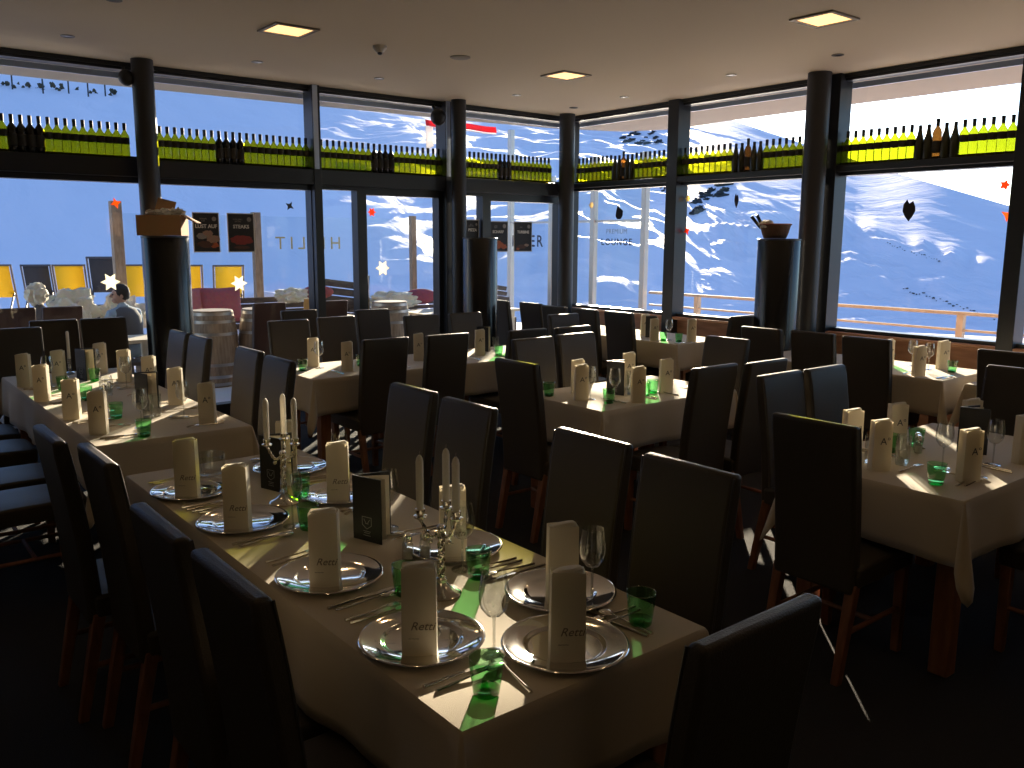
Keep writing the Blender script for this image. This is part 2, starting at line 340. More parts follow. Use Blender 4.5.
# ------------------------------------------------------------------ chairs
def make_chair(leg_mat=None, lea=None):
    lea = lea or LEATHER; o = empty('dining_chair', '', 'chair')
    # seat cushion, slightly domed
    s = MB(); n = 8; W, Dp = .39, .44; vs = []; fs = []
    for j in range(n+1):
        for i in range(n+1):
            u, v = i/n*2-1, j/n*2-1; z = .485 - .02*(abs(u)**4 + abs(v)**4)/2
            vs.append((u*W/2, v*Dp/2, z))
    k0 = len(vs)
    for j in range(n+1):
        for i in range(n+1):
            u, v = i/n*2-1, j/n*2-1; vs.append((u*W/2*.98, v*Dp/2*.98, .385))
    q = n+1
    for j in range(n):
        for i in range(n):
            a = j*q+i; fs.append((a, a+1, a+q+1, a+q)); fs.append((k0+a, k0+a+q, k0+a+q+1, k0+a+1))
    for i in range(n):
        a = i; fs.append((a, k0+a, k0+a+1, a+1)); a = n*q+i; fs.append((a, a+1, k0+a+1, k0+a))
        a = i*q; fs.append((a, a+q, k0+a+q, k0+a)); a = i*q+n; fs.append((a, k0+a, k0+a+q, a+q))
    s.add(vs, fs); s.build('seat', lea, o, bevel=.012, seg=3)
    # tall upholstered back: profile in (y,z), gently curved backwards
    b = MB(); nz = 12; vs = []; fs = []
    for j in range(nz+1):
        t = j/nz; z = .36 + t*.69; yb = -.215 - .075*t**1.6
        th = .055 if t < .9 else .055 - .012*((t-.9)/.1)**2; hw = .178 + .006*t
        for (x, y) in ((-hw, yb-th/2), (hw, yb-th/2), (hw, yb+th/2), (-hw, yb+th/2)): vs.append((x, y, z))
    for j in range(nz):
        for i in range(4): k = (i+1) % 4; fs.append((j*4+i, j*4+k, j*4+4+k, j*4+4+i))
    fs.append((3, 2, 1, 0)); fs.append(tuple(nz*4+i for i in range(4)))
    b.add(vs, fs); b.build('backrest', lea, o, bevel=.014, seg=3)
    # piping along the side seams
    for sx in (-1, 1):
        pp = MB(); pts = []
        for j in range(nz+1):
            t = j/nz; pts.append((sx*(.176+.006*t), -.215-.075*t**1.6+.022, .37+t*.672))
        pp.tube(pts, .0035, 5)
        pp.build('piping', mat('leather_seam', (.05, .045, .04), .4), o, True)
    lm = leg_mat or CHAIRW
    for sx in (-1, 1):
        MB().box((sx*.165, .185, .195), (.035, .035, .39), taper=(1.25, 1.25)).build('leg', lm, o, bevel=.004)
        g = MB(); g.add([(sx*.165+a*.017, -.285+bb*.017, 0) for a, bb in ((-1, -1), (1, -1), (1, 1), (-1, 1))] + [(sx*.165+a*.022, -.205+bb*.022, .40) for a, bb in ((-1, -1), (1, -1), (1, 1), (-1, 1))],
              [(3, 2, 1, 0), (4, 5, 6, 7), (0, 1, 5, 4), (1, 2, 6, 5), (2, 3, 7, 6), (3, 0, 4, 7)])
        g.build('leg', lm, o, bevel=.004)
    for sx in (-1, 1): MB().tube([(sx*.165, -.25, .20), (sx*.165, .185, .20)], .011, 8).build('stretcher', lm, o, True)
    MB().tube([(-.165, -.03, .20), (.165, -.03, .20)], .011, 8).build('stretcher', lm, o, True)
    return o
FR = 'the long front table'
chairs = [
 (1.82, 2.16, 180, 'black leather chair right of the front table, left one of the near pair'),
 (1.79, 1.69, 180, 'black leather chair right of the front table, nearest to the corner green tumbler'),
 (1.86, 3.41, 180, 'black leather chair right of the front table, far pair, left one'),
 (1.84, 2.94, 180, 'black leather chair right of the front table, far pair, right one, lit top edge'),
 (.94, 2.97, 0, 'black leather chair left of the front table, second from its far end'),
 (.89, 2.15, 0, 'black leather chair left of the front table, beside the plate with the sun streak'),
 (.90, 1.71, 0, 'black leather chair left of the front table, closest to the bottom edge of the picture'),
 (.88, 3.39, 0, 'black leather chair at the far left end of the front table, against the next table'),
 (1.30, 1.17, 90, 'black leather chair at the near end of the front table, seen from behind'),
 (6.68, 5.17, 90, 'chair half hidden at the near end of the window table, left of the right pedestal'),
 (6.14, 4.10, 0, 'chair with bright top edge just left of the right pedestal cylinder'),
 (4.78, 3.83, 180, 'chair at the right end of the middle table, front face turned to the left'),
 (4.27, 3.23, 90, 'right one of the two chairs in front of the middle table, backs to the camera'),
 (3.86, 3.28, 90, 'left one of the two chairs in front of the middle table, back to the camera'),
 (3.92, 2.33, -90, 'left one of the two touching chairs behind the right table'),
 (4.315, 2.31, -90, 'right one of the two touching chairs behind the right table'),
 (6.20, 3.68, 0, 'black chair below the right column, left one of two beside the right window table'),
 (6.16, 3.22, 0, 'black chair beside the near corner of the right window table'),
 (3.28, 1.83, 0, 'big black chair at the left end of the right table, legs fully in view'),
 (6.16, 2.26, 0, 'black chair at the right edge of the picture under the window sill'),
 (4.86, 1.90, 180, 'black chair at the right edge behind the right table, in front of the sill chair'),
 (3.38, 3.81, 0, 'black chair at the left end of the middle table, seen from behind'),
 (3.92, 4.36, -90, 'left one of the two chairs behind the middle table facing the camera'),
 (4.37, 4.40, -90, 'right one of the two chairs behind the middle table, lit along its top'),
 (4.27, 5.41, 90, 'black chair with rounded top at the right end of the left window table'),
 (5.43, 5.71, -90, 'brownish lit chair standing between the middle table and the corner'),
 (4.71, 5.37, 90, 'black chair with a glaring sunlit top edge behind the middle table'),
 (6.38, 7.84, 0, 'leftmost chair of the row at the corner window table, beside the glass door'),
 (6.40, 7.28, 0, 'second chair of the row at the corner window table, in front of the glass door'),
 (6.31, 6.79, 0, 'third chair of the row at the corner window table, below the corner column'),
 (6.31, 6.33, 0, 'fourth chair of the row at the corner window table'),
 (6.32, 5.86, 0, 'tall black chair at the near corner of the corner window table'),
 (3.62, 7.54, -90, 'black chair close to the window behind the pair at the left window table'),
 (3.10, 6.63, -90, 'left one of the two chairs facing the camera behind the left window table'),
 (3.58, 6.69, -90, 'right one of the two chairs facing the camera behind the left window table'),
 (4.25, 7.22, -90, 'black chair by the narrow window left of the glass door'),
 (4.28, 6.38, -90, 'chair behind the left window table in front of the glass door'),
 (4.76, 6.36, -90, 'chair behind the left window table in front of the door pedestal'),
 (3.07, 5.53, 90, 'black chair in front of the left window table, left one, back to the camera'),
 (3.58, 5.50, 90, 'black chair in front of the left window table, right one, back to the camera'),
 (1.79, 6.55, 180, 'farthest pale-lit chair on the right of the left table'),
 (1.79, 6.11, 180, 'second farthest pale-lit chair on the right of the left table'),
 (1.80, 5.24, 180, 'third pale-lit chair on the right of the left table'),
 (1.77, 4.72, 180, 'pale-lit chair on the right of the left table, nearest the front table'),
 (1.52, 7.80, -90, 'black chair at the window behind the far end of the left table'),
 (1.14, 7.24, -90, 'leftmost black chair at the far end of the left table'),
 (1.90, 7.76, -90, 'black chair at the window below the seated man in the vest'),
 (.72, 6.50, 0, 'chair on the far left of the left table with only its seat showing'),
 (.72, 5.95, 0, 'chair on the left side of the left table, second farthest seat'),
 (.72, 5.20, 0, 'chair on the left side of the left table, third seat with soft shine'),
 (.72, 4.70, 0, 'chair on the left side of the left table, nearest seat'),
 (3.98, 1.20, 90, 'chair before the right table, only its seat showing at the picture edge'),
]
for x, y, a, l in chairs:
    inst('chair', make_chair, l, 'chair', (x, y, 0), R(a-90), 'black leather dining chairs around the tables')
# ------------------------------------------------------------------ tables with cloths
TZ = .76
def table(x0, x1, y0, y1, label, clabel, drop=.25, split=True, seed=1):
    cx_, cy_ = (x0+x1)/2, (y0+y1)/2
    t = empty('dining_table', label, 'table', (cx_, cy_, 0), 0, 'dining tables under cream cloths')
    hx, hy = (x1-x0)/2, (y1-y0)/2
    MB().box((0, 0, TZ-.022), (2*hx-.012, 2*hy-.012, .036)).build('tabletop', TABLEW, t, bevel=.003)
    MB().box((0, 0, TZ-.085), (2*hx-.30, 2*hy-.30, .08)).build('apron', TABLEW, t)
    for sx in (-1, 1):
        for sy in (-1, 1): MB().box((sx*(hx-.10), sy*(hy-.07), (TZ-.04)/2), (.08, .08, TZ-.04)).build('leg', TABLEW, t, bevel=.008)
    # cloth
    rnd = random.Random(seed); ph = [rnd.random()*6 for _ in range(4)]
    per = []     # (px,py, nx,ny, corner angle factor)
    step = .05
    def side(ax, ay, bx, by, nx, ny, k):
        L = math.hypot(bx-ax, by-ay); m = max(2, int(L/step))
        for i in range(m+1):
            u = i/m; per.append((ax+(bx-ax)*u, ay+(by-ay)*u, nx, ny, 0, u*L, L))
    def corner(x, y, a0):
        for i in range(1, 8):
            a = a0 + i/8*PI/2; per.append((x, y, math.cos(a), math.sin(a), math.sin(i/8*PI), 0, 1))
    side(-hx, -hy, hx, -hy, 0, -1, 0); corner(hx, -hy, -PI/2)
    side(hx, -hy, hx, hy, 1, 0, 1); corner(hx, hy, 0)
    side(hx, hy, -hx, hy, 0, 1, 2); corner(-hx, hy, PI/2)
    side(-hx, hy, -hx, -hy, -1, 0, 3); corner(-hx, -hy, PI)
    N = len(per); c = MB(); rows = [0, .02, .12, .3, .5, .7, .85, 1.0]; vs = []
    arc = 0
    for j, rr in enumerate(rows):
        for i, (x, y, nx, ny, cf, s_, L) in enumerate(per):
            d = drop*(1 + .50*cf**2)
            out = .006 + .012*rr + .095*cf*rr
            wv = 0
            if cf == 0:
                edge = min(s_, L-s_); wv = .014*rr*math.sin(s_*9 + ph[0]+nx*2) * min(1, edge/.2) + .006*rr*math.sin(s_*23+ph[1]+ny)
                d *= 1 + .02*math.sin(s_*3+ph[2])
                tuck = max(0, 1-edge/.14); out += .012*tuck*rr
            o_ = max(.004, out + wv)
            r0 = min(1, rr/.02)
            vs.append((x + nx*o_*r0, y + ny*o_*r0, TZ - .003*r0 - d*max(0, rr-.0)))
    fs = []
    for j in range(len(rows)-1):
        for i in range(N): k = (i+1) % N; fs.append((j*N+i, (j+1)*N+i, (j+1)*N+k, j*N+k))
    # top grid: fan as one polygon per strip (flat)
    fs.append(tuple(range(N)))
    c.add(vs, fs)
    cl = c.build('tablecloth', CLOTH, None, True, angle=50)
    # weld coincident corner vertices
    cl.location = (cx_, cy_, .002)
    cl.modifiers.new('weld', 'WELD').merge_threshold = .0004
    sol = cl.modifiers.new('thick', 'SOLIDIFY'); sol.thickness = .0015; sol.offset = 1
    tag(cl, clabel, 'tablecloth', 'cream tablecloths')
table(.92, 1.68, 1.30, 3.70, 'long wooden table in the foreground under a cloth, laid with silver plates', 'cream cloth on the long foreground table with the silver plates', seed=1)
table(.95, 1.71, 4.33, 6.92, 'long wooden table at the left under a cloth, beside the pale-lit chairs', 'cream cloth on the left table with its corner hanging by the dark seats', seed=2)
table(2.64, 5.10, 5.50, 6.24, 'wide table near the left windows behind two black chairs', 'cream cloth on the table in front of the glass door and left windows', seed=3)
table(3.45, 4.68, 3.46, 4.20, 'table in the middle of the room catching the brightest sun', 'cream cloth on the middle table with the sun glare', seed=4)
table(3.32, 4.66, 1.38, 2.14, 'table at the right with thick reddish wooden leg in view', 'cream cloth on the right table, pointed corner hanging over its wooden leg', seed=5)
table(6.15, 6.90, 2.78, 4.42, 'table under the large right window', 'cream cloth on the table under the large right window', seed=6)
table(6.28, 7.02, 5.32, 7.62, 'table along the window right of the corner column', 'cream cloth on the table right of the corner column', seed=7)
table(6.15, 6.90, 1.00, 2.62, 'table at the far right behind the chairs under the sill', 'cream cloth on the far right table under the sill', seed=8)

# ------------------------------------------------------------------ tableware
ZT_ = TZ + .0035
def make_plate():
    o = empty('charger_plate', '', 'plate')
    prof = [(0.001, .004), (.088, .004), (.095, .006), (.100, .0105), (.104, .011), (.146, .015), (.150, .0175), (.154, .017), (.156, .0145), (.150, .0115), (.104, .0065), (.098, .0), (.001, .0)]
    MB().lathe(prof, 64, cap0=False, cap1=False).build('dish', CHROME, o, True, angle=60); return o
def make_pouch(txt, size, zt, shear, ink):
    def f():
        o = empty('napkin_pouch', '', 'napkin pouch')
        W, D, H = .083, .046, .215; n = 20; poly = []
        for i in range(n+1): u = i/n*2-1; poly.append((u*W/2, -D/2 - .006*(1-u*u)))
        for i in range(n+1): u = 1-i/n*2; poly.append((u*W/2, D/2 + .006*(1-u*u)))
        s = MB(); N = len(poly); vs = []; fs = []
        for z, k in ((0, 1), (H*.5, .985), (H, .96)):
            for x, y in poly: vs.append((x*k, y*k, z + (.004*(1-(2*x/W)**2) if z == H and y < 0 else 0)))
        for j in range(2):
            for i in range(N): k = (i+1) % N; fs.append((j*N+i, j*N+k, (j+1)*N+k, (j+1)*N+i))
        fs.append(tuple(range(N-1, -1, -1))); s.add(vs, fs)
        p = s.build('paper_sleeve', PAPER, o, True, angle=60)
        # rolled napkin inside with a wavy folded top
        r = MB(); vs = []; fs = []; m = 28
        for k in range(3):
            for i in range(m):
                a = 2*PI*i/m; kk = (1, 1, .8)[k]; vs.append((math.cos(a)*.036*kk, math.sin(a)*.021*kk, (.01, H+.002, H+.007)[k] + (.005*math.sin(a+2) if k else 0)))
        for k in range(2):
            for i in range(m): q = (i+1) % m; fs.append((k*m+i, k*m+q, (k+1)*m+q, (k+1)*m+i))
        fs.append(tuple(2*m+i for i in range(m))); r.add(vs, fs); r.build('napkin', NAPK, o, True)
        text_mesh('print', txt, size, ink, o, T(.008, -D/2-.0062, zt) @ VERT, shear=shear, depth=.0003)
        if shear:
            text_mesh('print', 'gasthaus' if 0 else '~~~', size*.5, ink, o, T(-.012, -D/2-.0062, zt-.03) @ VERT, depth=.0003)
        return o
    return f
POUCH1 = make_pouch('Retti', .029, .075, .35, INK); POUCH2 = make_pouch('A°', .042, .13, 0, INKB)
def make_tumbler():
    o = empty('green_tumbler', '', 'glass')
    wv = lambda a, j: .012*math.sin(a*7+j*1.3) if 0 < j < 6 else 0
    MB().lathe([(.030, .012), (.0315, .02), (.0335, .035), (.0355, .055), (.037, .072), (.038, .086)], 32, cap0=False, cap1=False, wave=wv).build('bowl', GREENG, o, True)
    MB().lathe([(.026, 0), (.029, .003), (.0302, .012), (.030, .016), (.02, .014)], 32).build('base', GREENB, o, True)
    MB().lathe([(.038, .0855), (.0388, .087), (.038, .0885), (.0372, .087), (.038, .0855)], 32, cap0=False, cap1=False).build('rim', CLEAR, o, True)
    return o
def make_wine():
    o = empty('wine_glass', '', 'wine glass')
    MB().lathe([(.002, .094), (.018, .100), (.032, .118), (.037, .140), (.036, .165), (.032, .19), (.0295, .205)], 32, cap0=False, cap1=False).build('bowl', CLEAR, o, True)
    MB().lathe([(.0045, .004), (.0035, .02), (.0032, .06), (.0036, .085), (.005, .095)], 14).build('stem', CLEAR, o, True)
    MB().lathe([(.033, 0), (.033, .0015), (.012, .004), (.0045, .007)], 28).build('foot', CLEAR, o, True); return o
def make_high():
    o = empty('water_glass', '', 'glass')
    MB().lathe([(.027, .008), (.029, .06), (.031, .125)], 28, cap0=False, cap1=False).build('wall', CLEAR, o, True)
    MB().lathe([(.026, 0), (.027, .009)], 28).build('base', CLEAR, o, True); return o
def make_shaker():
    o = empty('salt_shaker', '', 'shaker')
    MB().lathe([(.016, 0), (.018, .004), (.017, .05), (.013, .062)], 20).build('body', CLEAR, o, True)
    MB().lathe([(.0142, .060), (.0148, .068), (.013, .080), (.007, .085)], 20).build('lid', CHROME, o, True)
    MB().lathe([(.0145, .004), (.0148, .032)], 16).build('salt', mat('salt', (.6, .57, .5), .9), o, True); return o
def make_menu():
    o = empty('menu_card', '', 'menu')
    H, W, a = .215, .125, R(28)
    for i, s in enumerate((1, -1)):
        MB().box((W/2, 0, H/2), (W, .003, H), M=Matrix.Rotation(s*a-PI/2 if s > 0 else -PI/2-a, 4, 'Z')).build('cover', MENU, o)
    M = Matrix.Rotation(-PI/2-a, 4, 'Z')
    # crest and lines on the cover
    e = MB(); y = -.0022
    def ln(x0, z0, x1, z1, t=.0016):
        L = math.hypot(x1-x0, z1-z0); an = math.atan2(z1-z0, x1-x0); e.box((0, 0, 0), (L, .0006, t), M=M @ Matrix.Translation(((x0+x1)/2, y, (z0+z1)/2)) @ Matrix.Rotation(-an, 4, 'Y'))
    cxm = .062
    for q in ((cxm-.02, .082, cxm+.02, .082), (cxm-.02, .082, cxm-.02, .055), (cxm+.02, .082, cxm+.02, .055), (cxm-.02, .055, cxm, .042), (cxm+.02, .055, cxm, .042),
              (cxm-.013, .075, cxm-.004, .062), (cxm+.013, .075, cxm+.004, .062), (cxm-.007, .06, cxm+.007, .06), (cxm-.016, .034, cxm+.016, .034), (cxm-.013, .028, cxm+.013, .028), (cxm-.016, .020, cxm+.016, .020)): ln(*q)
    e.build('crest', MENUT, o)
    pg = MB()
    for s in (.5, -.4): pg.box((W*.48, 0, H/2), (W*.94, .0008, H*.95), M=Matrix.Rotation(s*a-PI/2, 4, 'Z'))
    pg.build('pages', PAPER, o); return o
def make_candelabra():
    o = empty('candelabra', '', 'candelabra')
    MB().lathe([(.055, 0), (.056, .004), (.050, .010), (.034, .016), (.022, .026), (.014, .036), (.016, .044), (.009, .052)], 32).build('foot', SILVER, o, True)
    st = MB(); prof = []
    for k in range(3):
        pts = []
        for i in range(40):
            z = .048 + i*.0035; a = z*75 + k*2*PI/3; pts.append((.006*math.cos(a), .006*math.sin(a), z))
        st.tube(pts, .0052, 7)
    st.ball((0, 0, .19), .013); st.ball((0, 0, .115), .011); st.build('stem', SILVER, o, True)
    for k in range(3):
        a = k*2*PI/3 + .5; ca, sa = math.cos(a), math.sin(a); pts = []; rad = []
        for i in range(22):
            t = i/21; r = .058*t; z = .19 - .035*math.sin(t*PI) + .035*t; pts.append((r*ca, r*sa, z)); rad.append(.005 + .0014*math.sin(t*40))
        arm = MB(); arm.tube(pts, rad, 8); arm.ball((.03*ca, .03*sa, .158), .007); ar = arm.build('arm', SILVER, o, True)
        MB().lathe([(.006, .222), (.017, .228), (.019, .233), (.010, .234), (.013, .240), (.014, .252), (.011, .253)], 20, c=(.058*ca, .058*sa)).build('cup', SILVER, ar, True)
        cd = MB().lathe([(.0095, .236), (.0105, .30), (.0105, .385), (.008, .396), (.003, .403)], 16, c=(.058*ca, .058*sa)).build('candle', WAX, o, True)
        MB().tube([(.058*ca, .058*sa, .400), (.058*ca+.001, .058*sa, .409), (.058*ca+.003, .058*sa+.001, .414)], .0009, 5).build('wick', mat('wick', (.25, .2, .15), .9), cd)
    return o
def make_fork():
    m = MB(); m.tube([(-.095, 0, .002), (-.06, 0, .0025), (0, 0, .006), (.035, 0, .009)], [.0045, .0042, .0026, .003], 8)
    m.box((.048, 0, .0085), (.03, .02, .0018))
    for k in range(4): m.tube([(.06, (k-1.5)*.0056, .0085), (.08, (k-1.5)*.0056, .008), (.098, (k-1.5)*.005, .003)], .0014, 5)
    o = m.build('fork', CUTL, None, True); return o
def make_knife():
    m = MB(); m.tube([(-.11, 0, .003), (-.06, 0, .0035), (0, 0, .003)], [.0052, .005, .0042], 8)
    m.add([(0, -.005, .002), (.05, -.010, .002), (.09, -.009, .002), (.112, .001, .002), (.09, .005, .002), (0, .005, .002), (0, -.005, .0035), (.05, -.010, .0028), (.09, -.009, .0028), (.112, .001, .0024), (.09, .005, .0042), (0, .005, .0042)],
          [(5, 4, 3, 2, 1, 0), (6, 7, 8, 9, 10, 11)] + [(i, (i+1) % 6, 6+(i+1) % 6, 6+i) for i in range(6)])
    return m.build('knife', CUTL, None, True)
def make_spoon():
    m = MB(); m.tube([(-.095, 0, .002), (-.06, 0, .0025), (0, 0, .006), (.045, 0, .008)], [.0045, .0042, .0026, .003], 8)
    m.ball((.066, 0, .007), .027, sc=(1, .66, .16), nu=20, nv=8); return m.build('spoon', CUTL, None, True)
def cutlery(cx_, cy_, face, where, gap=.19, kinds='fkks', z=ZT_):
    """face: direction the diner looks; forks lie left of the plate, knife and spoon right"""
    f = R(face); ux, uy = math.cos(f), math.sin(f); lx, ly = -uy, ux      # left of diner
    for i, (k, side) in enumerate((('fork', gap), ('fork', gap+.028), ('knife', -gap), ('spoon', -gap-.03))):
        if i >= len(kinds) and 0: continue
        j = random.uniform(-.01, .01); a = f + random.uniform(-.09, .09)
        x, y = cx_+lx*side+ux*j, cy_+ly*side+uy*j
        if (i == 1 and 'f2' not in kinds and kinds != 'all'): continue
        b = {'fork': make_fork, 'knife': make_knife, 'spoon': make_spoon}[k]
        inst(k, b, 'silver %s lying %s' % (k, where), k, (x, y, z), a, 'cutlery lying %s' % where if k == 'fork' and kinds == 'all' else None)
Fm = -120        # pouches turn their print to the camera
def pouch(x, y, label, kind=1, plate=False, a=None):
    inst('pouch%d' % kind, POUCH1 if kind == 1 else POUCH2, label, 'napkin pouch', (x, y, ZT_ + (.0045 if plate else 0)), R((a if a is not None else random.uniform(-38, -28))))
def place(key, fn, cat, x, y, label, rz=0, dz=0, group=None): return inst(key, fn, label, cat, (x, y, ZT_+dz), R(rz), group)
# foreground table
P1 = [(1.07, 1.68, 0, 'nearest plate on the left side of the front table', 'left side of the front table, nearest the picture bottom'),
      (1.08, 2.19, 0, 'second plate on the left side of the front table', 'second setting of the front table left side'),
      (1.07, 2.82, 0, 'third plate on the left side of the front table', 'third setting of the front table left side'),
      (1.06, 3.30, 0, 'far left end plate of the front table', 'far left setting of the front table'),
      (1.325, 1.44, 90, 'plate at the near end of the front table', 'near end setting of the front table'),
      (1.53, 1.685, 180, 'nearest plate on the right side of the front table', 'nearest right setting of the front table'),
      (1.50, 2.16, 180, 'second plate on the right side of the front table', 'second right setting of the front table, half hidden by the candelabra'),
      (1.49, 2.90, 180, 'third plate on the right side of the front table', 'third right setting of the front table beside the menu'),
      (1.50, 3.38, 180, 'far right end plate of the front table', 'far right setting of the front table')]
for i, (x, y, f, a, b) in enumerate(P1):
    inst('plate', make_plate, 'round polished silver charger, ' + a, 'plate', (x, y, ZT_), random.random(), None)
    u, v = math.cos(R(f)), math.sin(R(f))
    px_, py_ = (x - .035, y - .045)
    pouch(px_, py_, 'script-printed pouch on the ' + a, 1, True)
    if f == 90:
        for k, dx, dy, an in (('fork', -.185, -.02, 80), ('knife', .185, .02, 97), ('spoon', .215, .01, 93)):
            inst(k, {'fork': make_fork, 'knife': make_knife, 'spoon': make_spoon}[k], 'silver %s beside the plate at the near end of the front table' % k, k, (x+dx, y+dy, ZT_), R(an))
    else: cutlery(x, y, f, 'beside the ' + a, kinds='all')
for x, y, l in ((1.22, 2.62, 'green glass tumbler glowing in the sun between the second and third left plates'), (1.19, 1.95, 'green glass tumbler left of the near candelabra'), (1.42, 1.92, 'green glass tumbler right of the near candelabra, in the sun streak'),
                (1.045, 1.385, 'dark green glass tumbler at the near left corner of the front table'), (1.565, 1.415, 'green glass tumbler at the near right corner of the front table'), (1.36, 2.98, 'green glass tumbler behind the far candelabra'), (1.40, 2.56, 'green glass tumbler hidden behind the standing menu')):
    place('tumbler', make_tumbler, 'glass', x, y, l, random.random()*90)
for x, y, l in ((1.19, 2.68, 'wine glass next to the glowing green tumbler at the third left plate'), (1.44, 2.46, 'wine glass right of the standing menu'), (1.17, 1.52, 'tall wine glass between the near left and near end plates'),
                (1.57, 1.60, 'wine glass partly behind the near pouches at the right side'), (1.42, 2.00, 'wine glass behind the tumbler at the near candelabra'), (1.58, 3.08, 'wine glass at the far right plate')):
    place('wine', make_wine, 'wine glass', x, y, l)
place('shaker', make_shaker, 'shaker', 1.335, 2.17, 'left one of two glass shakers with chrome lids beside the near candelabra')
place('shaker', make_shaker, 'shaker', 1.385, 2.15, 'right one of two glass shakers with chrome lids beside the near candelabra')
place('candelabra', make_candelabra, 'candelabra', 1.27, 1.89, 'silver three-armed candelabra with white candles near the front table middle', 12)
place('candelabra', make_candelabra, 'candelabra', 1.28, 2.95, 'silver three-armed candelabra with white candles at the far end of the front table', 30)
place('menu', make_menu, 'menu', 1.30, 2.45, 'black menu folder with white crest standing on the front table', 45)
place('menu', make_menu, 'menu', 1.29, 3.19, 'black menu folder standing behind the far candelabra', 45)
place('bowl', lambda: (lambda o: (MB().lathe([(.035, 0), (.05, .01), (.058, .05), (.062, .09)], 28, cap1=False).build('vessel', CLEAR, o, True), o)[1])(empty('glass_bowl', '', 'bowl')), 'bowl', 1.20, 3.50, 'clear glass bowl at the far end of the front table')
# left table
for x, y, l in ((1.00, 6.38, 'leftmost cream pouch at the far end of the left table'), (.99, 5.76, 'second cream pouch from the left on the left table'), (1.01, 5.08, 'third cream pouch along the left edge of the left table'), (1.03, 4.60, 'cream pouch at the near left corner of the left table'),
                (1.59, 5.16, 'cream pouch on the right side of the left table in bright light'), (1.55, 4.52, 'cream pouch at the near right corner of the left table'), (1.58, 6.21, 'cream pouch in front of the chair below the man in the vest'), (1.62, 5.78, 'cream pouch behind the menu of the left table'), (1.22, 6.45, 'cream pouch behind wine glasses at the left table')):
    pouch(x, y, l, 2)
pouch(1.55, 6.72, 'farthest cream pouch on the left table', 2)
for x, y, l in ((1.19, 4.40, 'bright green tumbler at the near edge of the left table'), (1.20, 4.95, 'dark green tumbler left of the menu on the left table'), (1.20, 5.62, 'green tumbler between pouches on the left table'), (1.17, 6.1, 'yellow-green tumbler far along the left table'), (1.42, 6.35, 'green tumbler behind the rear menu of the left table')):
    place('tumbler', make_tumbler, 'glass', x, y, l, random.random()*90)
for x, y, l in ((1.24, 4.62, 'wine glass at the near end of the left table'), (1.50, 4.75, 'wine glass beside the bright pouch on the left table'), (1.22, 5.2, 'wine glass left of the menu on the left table'), (1.52, 5.95, 'wine glass farther along the left table'), (1.12, 6.28, 'wine glass in front of the pouch at the far left'), (1.46, 6.5, 'farthest wine glass on the left table')):
    place('wine', make_wine, 'wine glass', x, y, l)
for x, y, l in ((1.34, 4.85, 'water glass in the sun on the left table'), (1.39, 4.88, 'water glass next to another on the left table')): place('high', make_high, 'glass', x, y, l)
for x, y, l in ((1.31, 5.65, 'salt shaker on the left table'), (1.36, 5.72, 'pepper shaker on the left table')): place('shaker', make_shaker, 'shaker', x, y, l)
place('menu', make_menu, 'menu', 1.36, 5.15, 'black menu folder standing in the middle of the left table', 45)
place('menu', make_menu, 'menu', 1.34, 6.5, 'dark green-black menu folder at the far end of the left table', 45)
def make_pillar():
    o = empty('pillar_candle', '', 'candle')
    MB().lathe([(.032, 0), (.032, .012), (.012, .02), (.012, .11)], 20).build('holder', CLEAR, o, True)
    MB().lathe([(.011, .11), (.011, .30), (.007, .31)], 16).build('candle', WAX, o, True); return o
place('pillar', make_pillar, 'candle', 1.36, 6.80, 'tall white candle at the far end of the left table')
for x, y, f, w_ in ((1.08, 6.38, 0, 'at the far left seat of the left table'), (1.10, 5.76, 0, 'at the second left seat of the left table'), (1.10, 5.08, 0, 'at the third left seat of the left table'), (1.12, 4.60, 0, 'at the near left seat of the left table'),
                    (1.55, 5.10, 180, 'at the bright right seat of the left table'), (1.52, 4.60, 180, 'at the near right seat of the left table'), (1.54, 6.15, 180, 'at the far right seat of the left table'), (1.54, 5.75, 180, 'behind the menu of the left table')):
    cutlery(x, y, f, w_, gap=.13)
# left window table
for x, y, l in ((2.93, 6.10, 'cream pouch at the left end of the left window table'), (3.02, 5.72, 'cream pouch left of the black chair at the left window table'), (3.75, 5.88, 'cream pouch between the two black chairs at the left window table'), (4.34, 5.84, 'bright-topped cream pouch at the right end of the left window table')): pouch(x, y, l, 2)
for x, y, l in ((2.76, 5.93, 'green tumbler at the left corner of the left window table'), (3.22, 5.88, 'green tumbler beside the left black chair back at the left window table'), (4.45, 5.72, 'green tumbler right of the bright-topped pouch'), (4.72, 5.90, 'second green tumbler at the right end of the left window table'), (3.95, 6.02, 'green tumbler between the black chairs at the left window table')):
    place('tumbler', make_tumbler, 'glass', x, y, l)
for x, y, l in ((2.92, 5.98, 'wine glass before the left end pouch of the left window table'), (3.86, 6.05, 'wine glass between the black chairs')): place('wine', make_wine, 'wine glass', x, y, l)
for x, y, l in ((4.62, 5.98, 'tall clear water glass at the right end of the left window table'), (4.88, 6.02, 'clear water glass in glare at the right end of the left window table')): place('high', make_high, 'glass', x, y, l)
place('menu', make_menu, 'menu', 4.50, 6.10, 'black menu folder standing at the right end of the left window table', 45)
for x, y, f, w_ in ((3.05, 5.68, 90, 'at the near left seat of the left window table'), (3.6, 5.66, 90, 'behind the black chair pair of the left window table'), (4.3, 5.68, 90, 'at the right end of the left window table')): cutlery(x, y, f, w_, gap=.13)
